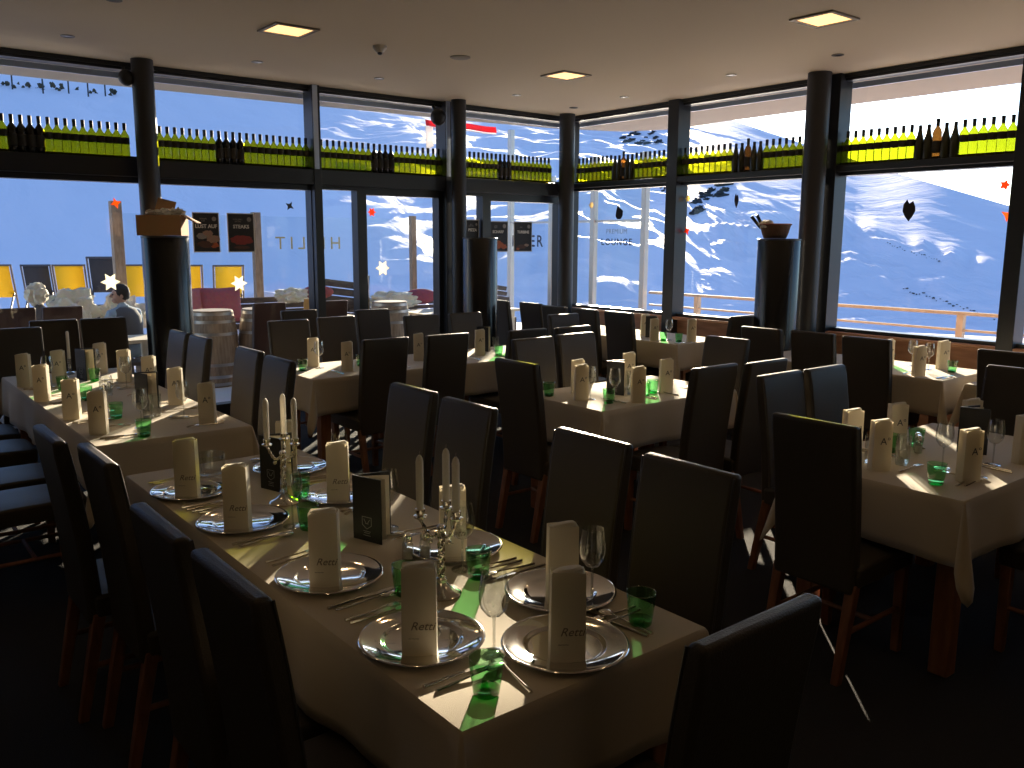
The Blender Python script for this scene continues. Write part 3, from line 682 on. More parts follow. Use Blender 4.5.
# middle table
for x, y, l in ((3.60, 3.80, 'front left cream pouch on the middle table'), (3.74, 3.98, 'rear left cream pouch on the middle table'), (3.82, 3.53, 'front cream pouch right of the menu on the middle table'), (4.22, 3.66, 'tall cream pouch at the right of the middle table'), (4.25, 4.02, 'far cream pouch on the middle table')): pouch(x, y, l, 2)
for x, y, l in ((3.53, 4.02, 'dark green tumbler at the left corner of the middle table'), (4.02, 3.66, 'glowing green tumbler on the middle table'), (4.14, 3.70, 'bright green tumbler in the glare at the right of the middle table'), (3.66, 3.62, 'green tumbler in the brightest glare of the middle table')):
    place('tumbler', make_tumbler, 'glass', x, y, l)
for x, y, l in ((3.66, 3.78, 'wine glass right of the front left pouch on the middle table'), (3.73, 3.64, 'wine glass in the brightest glare on the middle table')): place('wine', make_wine, 'wine glass', x, y, l)
for x, y, l in ((3.98, 3.74, 'clear water glass behind the front pouch of the middle table'), (4.1, 3.9, 'second clear water glass on the middle table')): place('high', make_high, 'glass', x, y, l)
place('menu', make_menu, 'menu', 3.88, 3.86, 'black menu folder standing on the middle table', 45)
for x, y, f, w_ in ((3.86, 3.64, 90, 'at the left near seat of the middle table'), (4.32, 3.62, 90, 'at the right near seat of the middle table')): cutlery(x, y, f, w_, gap=.13)
# right table
for x, y, l in ((3.50, 1.82, 'cream pouch at the left end of the right table, plain side showing'), (3.62, 1.50, 'cream pouch at the near corner of the right table'), (3.62, 2.02, 'cream pouch with a dark letter behind the left end pouch'), (3.93, 1.97, 'tall cream pouch with a dark letter at the back of the right table'), (4.32, 1.80, 'cream pouch behind the menu of the right table'), (4.12, 1.48, 'cream pouch at the right edge of the picture')):
    pouch(x, y, l, 2)
for x, y, l in ((3.47, 1.56, 'green tumbler at the near corner of the right table'), (3.84, 1.95, 'green tumbler before the lettered pouch on the right table'), (4.05, 1.93, 'green tumbler deep on the right table beside the shaker')): place('tumbler', make_tumbler, 'glass', x, y, l)
for x, y, l in ((3.74, 1.66, 'wine glass in front of the menu on the right table'), (3.98, 1.55, 'wine glass right of the menu on the right table')): place('wine', make_wine, 'wine glass', x, y, l)
for x, y, l in ((3.66, 1.80, 'clear water glass in the middle of the right table'), (3.58, 1.90, 'rim of a clear water glass behind the left end pouch'), (3.71, 1.82, 'second clear water glass in the middle of the right table')): place('high', make_high, 'glass', x, y, l)
for x, y, l in ((3.93, 1.86, 'salt shaker on the right table'), (3.98, 1.89, 'pepper shaker on the right table')): place('shaker', make_shaker, 'shaker', x, y, l)
place('menu', make_menu, 'menu', 4.10, 1.76, 'black menu folder standing on the right table', 45)
for x, y, f, w_ in ((3.62, 1.62, 0, 'at the left end of the right table'), (3.78, 1.55, 90, 'at the near side of the right table'), (3.9, 1.97, -90, 'at the far side of the right table')): cutlery(x, y, f, w_, gap=.12)
# right window table
for x, y, l in ((6.24, 3.00, 'front cream pouch on the right window table'), (6.72, 3.05, 'right cream pouch on the right window table'), (6.45, 3.35, 'left rear cream pouch on the right window table')): pouch(x, y, l, 2)
for x, y, l in ((6.62, 3.42, 'green tumbler left on the right window table'), (6.62, 2.93, 'green tumbler right on the right window table')): place('tumbler', make_tumbler, 'glass', x, y, l)
for x, y, l in ((6.70, 3.28, 'clear glass behind the front pouch of the right window table'), (6.60, 3.10, 'wine glass on the right window table')): place('wine', make_wine, 'wine glass', x, y, l)
cutlery(6.32, 2.98, 0, 'at the near corner of the right window table', gap=.13)
# corner window table
for x, y, l in ((6.33, 5.66, 'front left cream pouch on the corner window table'), (6.60, 5.42, 'cream pouch at the right corner of the corner window table'), (6.62, 6.05, 'cream pouch behind the glasses on the corner window table')): pouch(x, y, l, 2)
for x, y, l in ((6.42, 5.62, 'green tumbler right of the front pouch on the corner window table'), (6.45, 5.45, 'green tumbler at the near corner of the corner window table'), (6.48, 6.10, 'green tumbler left of the menu on the corner window table')): place('tumbler', make_tumbler, 'glass', x, y, l)
for x, y, l in ((6.50, 5.62, 'wine glass between green tumblers of the corner window table'), (6.58, 6.25, 'wine glass left of the menu on the corner window table')): place('wine', make_wine, 'wine glass', x, y, l)
place('menu', make_menu, 'menu', 6.50, 5.93, 'black menu folder standing on the corner window table', 45)
cutlery(6.42, 5.5, 0, 'on the corner window table', gap=.12)

# ------------------------------------------------------------------ bottles on the ledge
def bottle_b(kind):
    def f():
        o = empty('wine_bottle', '', 'bottle'); r = .037
        glass = {'green': glassy('bottle_green', (.54, .55, .07), .05, (.80, .75, .06), .02), 'dark': mat('bottle_dark', (.010, .010, .010), .2), 'olive': mat('bottle_olive', (.035, .035, .012), .25), 'rose': glassy('bottle_rose', (.30, .18, .07), .05, (.6, .35, .1), .03)}[kind]
        if kind == 'olive': prof = [(.034, .001), (r+.003, .006), (r+.003, .12), (.034, .17), (.022, .22), (.0145, .26), (.0145, .29)]
        elif kind == 'rose': prof = [(.033, .001), (r, .006), (r, .22), (.03, .245), (.015, .265), (.0145, .33)]
        else: prof = [(.033, .001), (r, .006), (r, .185), (.033, .205), (.018, .228), (.0138, .24), (.0135, .30)]
        MB().lathe(prof, 14).build('body', glass, o, True)
        h = prof[-1][1]
        MB().lathe([(.0150, h-.055), (.0155, h+.002), (.012, h+.005)], 12).build('capsule', mat('capsule', (.012, .012, .016), .45), o, True)
        if kind != 'olive': MB().lathe([(r+.0006, .055 if kind != 'green' else .128), (r+.0006, .15 if kind != 'green' else .180)], 14, cap0=False, cap1=False).build('label_wrap', mat('bottle_label', (.035, .03, .022), .8), o, True)
        return o
    return f
def bottle_row(side, a0, a1, pattern, where, off):
    n = len(pattern); st = (a1-a0)/(n-1) if n > 1 else 0
    for i, k in enumerate(pattern):
        kk = {'g': 'green', 'd': 'dark', 'o': 'olive', 'r': 'rose'}[k]
        a = a0 + i*st; x, y = (a, YW-off) if side == 'L' else (XW-off, a)
        word = {'green': 'yellow-green wine bottle', 'dark': 'nearly black wine bottle', 'olive': 'dark slope-shouldered wine bottle', 'rose': 'taller brown wine bottle'}[kk]
        inst('bottle_'+kk, bottle_b(kk), '%s on the ledge %s' % (word, where), 'bottle', (x, y, BZ1+.001), random.random()*6, '%s bottles on the ledge %s' % (kk, where))
OFF = .045
bottle_row('L', 1.23, 2.24, 'gg' + 'dddd' + 'g'*10, 'over the leftmost window', OFF)
bottle_row('L', .28, 1.12, 'ggggggggggg', 'past the left edge of the picture', OFF) if 0 else None
bottle_row('L', 2.54, 3.96, 'g'*8 + 'dddd' + 'g'*10, 'over the window with the two posters', OFF)
bottle_row('L', 4.13, 5.56, 'g'*9 + 'dddd' + 'g'*9, 'over the first glass door', OFF)
bottle_row('L', 5.74, 5.80, 'd', 'left of the door column', OFF)
bottle_row('L', 5.93, 7.20, 'g'*8 + 'ddd' + 'g'*10, 'over the second glass door', OFF)
bottle_row('R', 8.05, 6.60, 'g'*9 + 'oo' + 'r' + 'oo' + 'g'*8, 'over the first window right of the corner', OFF)
bottle_row('R', 6.36, 4.80, 'g'*9 + 'oo' + 'r' + 'oo' + 'g'*8, 'over the second window right of the corner', OFF)
bottle_row('R', 4.52, 3.03, 'g'*10 + 'oo' + 'r' + 'oo' + 'g'*6, 'over the large right window', OFF)
bottle_row('R', 2.78, 2.30, 'g'*6, 'past the right window post', OFF)

# ------------------------------------------------------------------ pedestals and what stands on them
def make_ped():
    o = empty('pedestal_cylinder', '', 'pedestal')
    MB().lathe([(.185, 0), (.185, .03), (.19, .035), (.19, 1.735), (.188, 1.74)], 48).build('drum', mat('ped_black', (.014, .013, .013), .22, spec=.6), o, True)
    MB().lathe([(.192, 1.738), (.192, 1.752), (.188, 1.755)], 48).build('cap', mat('ped_cap', (.05, .045, .04), .3), o, True); return o
PED = [(2.33, 7.6, 'black cylinder pedestal carrying the cardboard box'), (5.69, 7.65, 'black cylinder pedestal beside the glass door'), (6.84, 4.65, 'black cylinder pedestal carrying the basket')]
for x, y, l in PED: inst('ped', make_ped, l, 'pedestal', (x, y, 0))
def carton():
    o = empty('cardboard_box', 'open cardboard box with crumpled paper on the left pedestal', 'box', (2.28, 7.47, 1.756), R(-30))
    cm = mat('cardboard', (.40, .22, .10), .85, noise_amt=.2, nscale=8)
    b = MB(); W, D, H, t = .34, .30, .165, .006
    b.box((0, 0, t/2), (W, D, t)); b.box((0, -D/2, H/2), (W, t, H)); b.box((0, D/2, H/2), (W, t, H)); b.box((-W/2, 0, H/2), (t, D-t, H)); b.box((W/2, 0, H/2), (t, D-t, H))
    b.build('carton', cm, o)
    MB().box((0, 0, .07), (.15, t, .15), M=T(-.03, D/2, H, 0, R(-18), R(14))).build('flap', cm, o)
    MB().box((.06, 0, 0), (.13, .24, t), M=T(W/2, 0, H, 0, 0, R(28))).build('flap', cm, o)
    p = MB()
    for k in range(7): p.ball((random.uniform(-.05, .16), random.uniform(-.1, .1), H+random.uniform(0, .03)), random.uniform(.035, .06), sc=(1.2, 1, .6), amp=1.1, fr=3.5, seed=k*3.1, nu=14, nv=10)
    p.build('crumpled_paper', mat('tissue', (.75, .71, .62), .9), o)
carton()
def basket():
    o = empty('wicker_basket', 'round wicker bread basket on the right pedestal', 'basket', (6.84, 4.70, 1.756), 0)
    wk = mat('wicker', (.20, .10, .05), .8, noise_amt=.5, nscale=60, bump=1, bscale=120)
    MB().lathe([(.095, 0), (.10, .004), (.118, .05), (.135, .115), (.142, .12), (.138, .126), (.128, .115), (.11, .05), (.09, .012)], 40, wave=lambda a, j: .015*math.sin(a*20+j*PI)).build('bowl', wk, o, True)
    MB().lathe([(.137, .118), (.145, .122), (.145, .130), (.137, .133)], 40).build('rim', mat('wicker_rim', (.30, .09, .05), .7), o, True)
    MB().ball((-.07, .05, .12), .07, sc=(1, 1, .6), amp=.7, seed=3).build('cloth_liner', NAPK, o, True)
basket()
for k, (dx, a) in enumerate(((-.07, 28), (-.03, 42))):
    m = MB(); M = T(6.84-.07+.0*k, 4.70+.09+k*.035, 1.87, 0, R(-a), R(-10))
    m.lathe([(.014, -.03), (.015, .03), (.015, .10), (.017, .102), (.017, .112), (.010, .115)], 14, M=M)
    tag(m.build('bottle_neck', mat('bottle_dark', (.01, .01, .01), .2), None, True), ('lower' if k else 'upper') + ' dark bottle neck leaning out of the wicker basket', 'bottle')

# ------------------------------------------------------------------ posters and stickers on the glass
PB = mat('poster_black', (.02, .018, .018), .6); PW = mat('poster_white', (.75, .72, .66), .7); PG = mat('poster_grey', (.30, .28, .26), .7)
def poster(x, z, w_, h, label, head, sub, food):
    o = empty('poster', label, 'poster', (x, YW-.005, z)); y = -.0
    MB().box((0, .004, 0), (w_+.02, .002, h+.02)).build('border', PW, o)
    MB().box((0, .001, 0), (w_, .003, h)).build('sheet', PB, o)
    text_mesh('headline', head, h*.135, PW, o, T(0, -.0012, h*.16) @ VERT, spacing=1.0, bold=.0015)
    text_mesh('small_print', sub, h*.055, PG, o, T(-w_*.12, -.0012, h*.33) @ VERT)
    MB().lathe([(.001, 0), (w_*.09, 0), (w_*.09, .001), (.001, .001)], 20, M=T(w_*.33, -.0012, h*.36) @ VERT, cap0=False, cap1=False).build('badge', PG, o)
    for (fx, fz, r, c, s) in food:
        m = mat('food_%d%d%d' % tuple(int(k*100) for k in c), c, .6, noise_amt=.4, nscale=40)
        MB().ball((fx*w_, -.001, fz*h), r*h, sc=(1.4*s, .02, .8), amp=.5, nu=20, nv=12, seed=fx*10).build('picture', m, o, True)
ME, BR, RD, OR = (.45, .28, .2), (.12, .05, .03), (.35, .05, .04), (.6, .14, .04)
poster(2.93, 1.79, .235, .355, 'black poster reading LUST AUF beside the cardboard box', 'LUST AUF', 'GENUSS\nPUR', [(-.2, -.1, .09, (.35, .33, .3), 1), (.05, -.03, .09, ME, 1), (.25, -.18, .12, ME, 1), (-.02, -.32, .10, BR, 1.6), (.3, -.34, .08, OR, 1)])
poster(3.27, 1.79, .25, .355, 'black poster reading STEAKS on the left window', 'STEAKS', 'VOM GRILL\nSAFTIG', [(0, -.2, .14, RD, 1.5), (.02, -.2, .05, (.5, .12, .1), 2), (0, -.4, .05, BR, 3)])
poster(6.44, 1.77, .29, .345, 'black poster reading SCHARF with red food on the second door', 'SCHARF', 'ODER\nMILD', [(-.05, -.28, .15, OR, 1.2), (.0, -.2, .07, (.6, .5, .35), 1), (.3, -.35, .09, OR, 1), (-.35, -.35, .08, RD, 1)])
poster(6.83, 1.77, .27, .345, 'black poster with brown dish right of the SCHARF poster', 'TURBINE', 'NEU', [(-.1, -.35, .08, BR, 2), (.2, -.3, .06, ME, 1.2), (-.3, -.42, .05, OR, 1)])
poster(6.06, 1.79, .17, .33, 'dark narrow poster left of the second door above the pedestal', 'PIZZA', 'ALLE\nSORTEN', [(0, -.3, .1, BR, 1)])
def sticker(name, side, a, z, poly, color, label, cat='window sticker', rough=.7):
    k_ = 'stk_%s' % name + str(int(sum(color)*100)); new = k_ not in MATS; m = mat(k_, color, rough)
    if new and sum(color) > .6: translucify(m, color, .8)
    b = MB()
    if side == 'L': b.prism(poly, 0, .003, M=T(a, YW+.012, z) @ VERT)
    else: b.prism(poly, 0, .003, M=T(XW+.012, a, z, -PI/2) @ VERT)
    tag(b.build(name, m), label, cat)
def star(n, r1, r2, rot=0): return [((r1 if i % 2 == 0 else r2)*math.cos(PI*i/n+rot), (r1 if i % 2 == 0 else r2)*math.sin(PI*i/n+rot)) for i in range(2*n)]
def blob(r, amp, seed, n=24, sx=1, sy=1): return [((r*(1+amp*noise.noise(Vector((math.cos(2*PI*i/n)*1.5, math.sin(2*PI*i/n)*1.5, seed)))))*math.cos(2*PI*i/n)*sx, (r*(1+amp*noise.noise(Vector((math.cos(2*PI*i/n)*1.5, math.sin(2*PI*i/n)*1.5, seed)))))*math.sin(2*PI*i/n)*sy) for i in range(n)]
leaf = [(-.02, .09), (.0, .055), (.035, .075), (.055, .03), (.06, -.01), (.035, -.06), (.005, -.10), (-.03, -.06), (-.055, -.01), (-.05, .05)]
leaf2 = [(-.045, .02), (-.02, .10), (.0, .06), (.03, .045), (.065, .02), (.06, -.04), (.03, -.075), (-.02, -.08), (-.055, -.045)]
sticker('leaf_sticker', 'R', 7.40, 2.06, leaf2, (.02, .02, .03), 'black leaf sticker above the lettering right of the corner')
sticker('leaf_sticker', 'R', 3.85, 2.01, leaf, (.02, .018, .018), 'black heart-shaped leaf sticker on the large right window')
sticker('leaf_sticker', 'R', 5.70, 2.15, [(x*.45, y*.8) for x, y in leaf], (.03, .02, .03), 'small dark oval leaf sticker left of the right pedestal')
sticker('flower_sticker', 'R', 6.42, 2.26, star(6, .045, .03), (.8, .65, .45), 'pale flower sticker at the top left of the second right window') if 0 else None
sticker('flower_sticker', 'R', 6.35, 2.19, star(6, .040, .026), (.75, .6, .3), 'pale yellow flower sticker at the top of the second right window')
sticker('butterfly_sticker', 'R', 6.35, 1.84, star(4, .05, .02, .4), (.75, .12, .03), 'orange butterfly sticker on the second right window')
sticker('flower_sticker', 'R', 3.07, 2.19, star(5, .045, .025), (.75, .15, .05), 'red flower sticker at the top right corner of the large window')
sticker('butterfly_sticker', 'R', 3.03, 1.95, star(3, .055, .02, .5), (.8, .25, .08), 'orange sticker at the right edge of the large window')
sticker('flower_sticker', 'R', 7.88, 2.16, star(6, .045, .03), (.75, .6, .35), 'pale flower sticker beside the corner column')
sticker('butterfly_sticker', 'L', 2.14, 2.04, star(4, .05, .02, .3), (.8, .22, .05), 'orange butterfly sticker left of the leftmost column')
sticker('snowflake_sticker', 'L', 2.05, 1.345, star(6, .085, .045), (.85, .83, .7), 'white snowflake sticker above the man in the vest')
sticker('snowflake_sticker', 'L', 3.23, 1.30, star(6, .085, .045), (.85, .83, .72), 'cream snowflake sticker above the barrels')
sticker('butterfly_sticker', 'L', 3.79, 2.06, star(4, .05, .02, 1.0), (.10, .12, .14), 'dark butterfly sticker at the upper right of the poster window')
sticker('flower_sticker', 'L', 4.73, 2.02, star(6, .05, .028), (.8, .15, .08), 'red flower sticker on the first glass door')
sticker('snowflake_sticker', 'L', 4.85, 1.42, star(6, .09, .05), (.85, .8, .68), 'cream snowflake sticker low on the first glass door')

# ------------------------------------------------------------------ terrace outside
DECK = mat('packed_snow', (.78, .80, .84), .7, noise_amt=.15, nscale=3, bump=.5, bscale=8)
struct('terrace_deck', MB().box((3.2, 10.25, -.06), (13.2, 3.7, .12)), DECK)
struct('terrace_deck', MB().box((8.75, 3.4, -.06), (1.7, 10.2, .12)), DECK)
ALU = mat('aluminium', (.55, .52, .48), .4, .6); WDP = wood('grey_post', (.25, .18, .12), (.35, .26, .18), (8, 8, 2), .8)
def post(name, x, y, h, w_, m, label): return tag(MB().box((x, y, h/2), (w_, w_, h)).build(name, m, bevel=.005), label, 'post')
post('timber_post', 3.08, 12.0, 2.20, .13, WDP, 'grey timber post outside left of the leftmost column')
post('timber_post', 4.95, 12.0, 2.10, .11, WDP, 'grey timber post outside right of the STEAKS poster')
post('timber_post', 7.57, 12.0, 2.10, .09, WDP, 'slim timber post outside behind the first glass door')
for x, y, h, l in ((9.6, 12.0, 3.6, 'tall aluminium post splitting the view through the second door'), (9.55, 10.85, 2.75, 'aluminium post at the right side of the second door view'), (9.55, 9.86, 3.0, 'aluminium post just right of the corner column'), (9.55, 8.79, 3.0, 'aluminium post left of the first right window joint')):
    post('aluminium_post', x, y, h, .09, ALU, l)
def screen(x0, y0, x1, y1, h, label, bars=True):
    o = empty('glass_windscreen', label, 'windscreen', (0, 0, 0)); L = math.hypot(x1-x0, y1-y0); an = math.atan2(y1-y0, x1-x0)
    M = T(x0, y0, 0, an)
    MB().add([(.05, 0, .1), (L-.05, 0, .1), (L-.05, 0, h), (.05, 0, h)], [(0, 1, 2, 3)], M=M).build('pane', SCREEN, o)
    f = MB(); f.box((L/2, 0, .09), (L-.1, .04, .04), M=M)
    if bars: f.box((L/2, 0, h), (L-.1, .04, .05), M=M)
    f.build('rail', ALU, o)
    if bars: MB().box((L/2, 0, 2.02), (L-.1, .03, .035), M=M).build('crossbar', ALU, o)
    return o
screen(3.08, 12.0, 4.95, 12.0, 2.05, 'clear glass windscreen outside behind the two posters', False)
sc2 = screen(4.95, 12.0, 7.57, 12.0, 2.05, 'clear lettered glass windscreen outside between two timber posts', False)
sc3 = screen(7.57, 12.0, 9.6, 12.0, 2.05, 'glass windscreen outside behind the door column', False)
sc4 = screen(9.58, 12.0, 9.55, 10.85, 2.6, 'tall glass windscreen outside behind the second door')
sc5 = screen(9.55, 10.85, 9.55, 9.86, 2.6, 'tall glass windscreen outside behind the corner column')
sc6 = screen(9.55, 9.86, 9.55, 8.79, 2.6, 'tall lettered glass windscreen right of the corner column')
YEL = mat('gold_letters', (.50, .42, .18), .6); DKL = mat('dark_letters', (.05, .06, .09), .6)
text_mesh('lettering', 'HILLIT', .26, YEL, sc2, T(5.75, 11.985, 1.66) @ VERT, mirror=True, spacing=1.5)
text_mesh('lettering', 'HÜTTE', .12, DKL, sc3, T(7.95, 11.985, 1.66) @ VERT)
text_mesh('lettering', 'NGER', .27, DKL, sc4, T(9.555, 11.5, 1.70, -PI/2) @ VERT, spacing=1.3, bold=.004)
text_mesh('lettering', 'PREMIUM', .10, mat('grey_letters', (.25, .3, .34), .6), sc6, T(9.535, 9.35, 1.86, -PI/2) @ VERT, spacing=1.1)
text_mesh('lettering', 'LOUNGE', .14, DKL, sc6, T(9.535, 9.35, 1.70, -PI/2) @ VERT, spacing=1.25, bold=.002)
# railing on the right
rl = empty('terrace_railing', 'timber railing with two rails outside the right windows', 'railing', (9.6, 4, 0))
RLM = wood('rail_wood', (.52, .42, .30), (.62, .52, .38), (2, 2, 2), .7)
for z, s in ((.97, .045), (.79, .03)): MB().box((0, .0, z), (s, 9.4, s*.8)).build('rail', RLM, rl)
for y in (-3.4, -1.6, .2, 2.0, 3.8): MB().box((0, y, .48), (.07, .07, .96)).build('post', RLM, rl)
# barrels
def barrel():
    o = empty('wooden_barrel', '', 'barrel'); H = .90; prof = []
    for i in range(13): t = i/12; prof.append((.23 + .055*math.sin(t*PI), t*H))
    MB().lathe(prof, 32).build('staves', wood('barrel_wood', (.22, .15, .09), (.34, .25, .16), (10, 10, 1), .6), o, True)
    for t in (.04, .14, .30, .70, .86, .96):
        r = .23 + .055*math.sin(t*PI) + .004; MB().lathe([(r, t*H-.018), (r, t*H+.018)], 32, cap0=False, cap1=False).build('hoop', mat('hoop_steel', (.45, .43, .40), .35, .9), o, True)
    return o
inst('barrel', barrel, 'wooden barrel with steel hoops outside, right beside the left pedestal', 'barrel', (3.60, 10.15, 0))
inst('barrel', barrel, 'wooden barrel with steel hoops outside, second from the left pedestal', 'barrel', (4.17, 10.05, 0))
inst('barrel', barrel, 'wooden barrel outside behind the chairs before the first glass door', 'barrel', (6.05, 10.2, 0))
# terrace chairs close to the glass
for x, y, l in ((3.79, 9.20, 'dark high-backed chair outside in front of the barrels'), (4.50, 9.12, 'dark reddish chair outside behind the narrow window'), (1.48, 9.95, 'dark reddish chair outside at the left edge'), (1.90, 9.90, 'dark reddish chair outside under the white sheepskin')):
    inst('tchair', lambda: make_chair(None, mat('brown_leather', (.05, .02, .014), .5)), l, 'chair', (x, y, 0), 0, 'dark chairs out on the terrace')
# benches with backrests
DKW = wood('bench_wood', (.055, .04, .035), (.10, .075, .06), (2, 2, 14), .7)
def bench(x, y, L, rz, label, h=.86, m=DKW):
    o = empty('terrace_bench', label, 'bench', (x, y, 0), R(rz))
    s = MB()
    for k in range(4): s.box((0, -.17+k*.115, .43), (L, .095, .03))
    s.build('seat', m, o)
    b = MB()
    for k in range(5): b.box((0, .22+.02*k, .52+k*(h-.52)/5+.03), (L, .025, (h-.52)/5-.012))
    b.build('backrest', m, o)
    for sx in (-1, 1):
        for sy in (-.15, .2): MB().box((sx*(L/2-.08), sy, .21), (.06, .06, .42)).build('leg', m, o)
    return o
bench(2.0, 11.35, 2.2, 0, 'dark slatted bench outside behind the seated man, covered with sheepskins')
bench(4.6, 11.2, 2.3, 0, 'dark slatted bench outside with pink cushions', .95)
bench(6.85, 11.2, 1.5, 0, 'dark slatted bench outside with rolled blanket behind the first door')
bench(5.55, 9.9, .5, 25, 'small dark slatted bench outside behind the narrow window', 1.0) if 0 else None
o = empty('folded_parasol_board', 'dark slatted board leaning outside behind the narrow window', 'board', (5.90, 11.5, 0))
b = MB()
for k in range(9): b.box((0, 0, .16+k*.115), (.9-.03*k, .03, .10), M=T(0, 0, 0, 0, 0, R(8)))
b.build('slats', DKW, o)
o = empty('plank_stack', 'tilted pile of dark planks outside, right part of the first door view', 'planks', (8.42, 11.45, 0))
for k in range(7): MB().box((0, 0, 0), (1.5-.05*k, .14, .07), M=T(random.uniform(-.05, .05), random.uniform(-.03, .03), .50+k*.085, 0, 0, R(9))).build('plank', DKW, o)
MB().box((0, 0, .22), (1.5, .3, .44)).build('trestle', DKW, o)
LT = wood('pale_wood', (.50, .42, .30), (.62, .54, .40), (2, 2, 2), .7)
def ptable(x, y, w_, d, label, h=.72):
    o = empty('terrace_table', label, 'table', (x, y, 0)); s = MB()
    n = 4
    for k in range(n): s.box((0, (k-(n-1)/2)*d/n, h-.02), (w_, d/n-.012, .035))
    s.build('tabletop', LT, o)
    for sx in (-1, 1):
        for sy in (-1, 1): MB().box((sx*(w_/2-.1), sy*(d/2-.08), (h-.04)/2), (.06, .06, h-.04)).build('leg', LT, o)
ptable(7.3, 10.3, 1.7, .7, 'pale wooden table outside behind the first glass door')
ptable(2.45, 9.55, .7, .55, 'pale wooden table outside below the man in the vest', .70)
ptable(5.1, 10.25, .8, .6, 'small wooden table outside carrying the picture sign', .74)
# picture sign
o = empty('picture_sign', 'small ochre picture sign standing outside left of the narrow window', 'sign', (4.82, 10.1, .74))
MB().box((0, 0, .15), (.17, .012, .20), M=T(0, 0, 0, 0, R(8))).build('board', mat('ochre_board', (.55, .32, .10), .7), o)
MB().ball((0, -.01, .155), .05, sc=(1, .1, 1.4), nu=16, nv=10).build('picture', mat('sign_picture', (.20, .24, .12), .7, noise_amt=.8, nscale=30), o)
MB().box((0, 0, .03), (.1, .06, .06)).build('foot', DKW, o)
# sheepskins and cushions
FUR = mat('sheepskin', (.80, .72, .55), .95, bump=1.0, bscale=60, sheen=.5, noise_amt=.25, nscale=12)
def fur(x, y, z, r, sc, seed, label):
    m = MB(); m.ball((0, 0, 0), r, sc=sc, amp=.55, fr=2.6, seed=seed, nu=40, nv=28)
    ob = m.build('sheepskin', FUR, None, True)
    rnd = random.Random(seed)
    for v in ob.data.vertices: v.co *= 1 + rnd.uniform(-.05, .05)
    ob.location = (x, y, z); tag(ob, label, 'sheepskin')
fur(2.36, 11.4, .86, .27, (1.0, .5, .95), 2, 'large fluffy sheepskin draped over the bench left of the man in the vest')
fur(1.98, 11.35, .70, .22, (1.2, .7, .6), 5, 'low white sheepskin between the grey-coated person and the large sheepskin')
fur(2.92, 11.40, .76, .24, (1.0, .6, 1.1), 8, 'white sheepskin directly beside the man in the vest')
fur(5.15, 11.30, .95, .19, (1.25, .6, .55), 11, 'white sheepskin roll on the bench beside the ochre sign')
fur(6.75, 11.25, .80, .22, (1.8, .6, .7), 14, 'cream sheepskin on the bench behind the first glass door')
fur(8.25, 11.40, 1.16, .13, (1.2, .7, .8), 17, 'small sheepskin lying on the pile of planks')
def cushion(x, y, z, w_, h, c, label, rz=0, roll=False):
    m = MB()
    if roll: m.ball((0, 0, 0), .5, sc=(w_, .18, h), nu=24, nv=16)
    else:
        vs = []; fs = []; n = 12
        for s in (-1, 1):
            for j in range(n+1):
                for i in range(n+1):
                    u, v = i/n*2-1, j/n*2-1; th = .07*((1-u*u)*(1-v*v))**.35; k = 1+.06*(abs(u*v))
                    vs.append((u*w_/2*k, s*th, v*h/2*k))
        q = n+1
        for s in (0, 1):
            for j in range(n):
                for i in range(n):
                    a = s*q*q+j*q+i; fs.append((a, a+1, a+q+1, a+q) if s == 0 else (a, a+q, a+q+1, a+1))
        m.add(vs, fs)
    ob = m.build('cushion', mat('cush_%d' % int(c[1]*1000), c, .9, noise_amt=.5, nscale=25), None, True); ob.location = (x, y, z); ob.rotation_euler = (R(-12), 0, R(rz)); tag(ob, label, 'cushion')
cushion(4.12, 11.25, .87, .52, .44, (.45, .12, .14), 'pink patterned cushion on the bench behind the first barrel')
cushion(3.66, 11.25, .87, .40, .44, (.50, .16, .18), 'pink cushion at the left, next to the pedestal')
cushion(5.55, 11.35, .98, .50, .20, (.42, .10, .09), 'red rolled blanket on the bench left of the ochre sign', 0, True)
cushion(7.25, 11.3, .86, .60, .24, (.42, .09, .12), 'red rolled blanket right of the sheepskin behind the first door', 0, True)
# deck chairs
def deck_chair(fab, key):
    def f():
        o = empty('deck_chair', '', 'deck chair'); fm = mat('deckframe_'+key, (.05, .05, .06) if key == 'b' else (.10, .07, .05), .5)
        W = .50 if key == 'b' else .56; m = MB()
        # tall reclined frame (we see its back, the sling between two rails)
        top = (0, -.30, 1.0); bot = (0, .35, .08)
        for sx in (-1, 1): m.tube([(sx*W/2, .38, .03), (sx*W/2, -.16, .95)], .018, 8)
        for sx in (-1, 1): m.tube([(sx*(W/2-.04), -.42, .02), (sx*(W/2-.04), .30, .42)], .016, 8)
        m.tube([(-W/2, -.155, .94), (W/2, -.155, .94)], .018, 8); m.tube([(-W/2, .37, .05), (W/2, .37, .05)], .016, 8); m.tube([(-W/2, -.40, .04), (W/2, -.40, .04)], .016, 8)
        m.build('frame', fm, o, True)
        s = MB(); vs = []; fs = []; n = 12
        for j in range(n+1):
            t = j/n; y = -.155 + t*(.42) + 0; z = .94 - t*.64 - .10*math.sin(t*PI)*.6
            for i in range(2): vs.append(((i*2-1)*(W/2-.03), y, z))
        for j in range(n): fs.append((j*2, j*2+1, j*2+3, j*2+2))
        s.add(vs, fs); so = s.build('sling', fab, o, True); so.modifiers.new('thick', 'SOLIDIFY').thickness = .006
        return o
    return f
YF = mat('yellow_canvas', (.70, .50, .02), .8); BF = mat('black_canvas', (.02, .02, .022), .8)
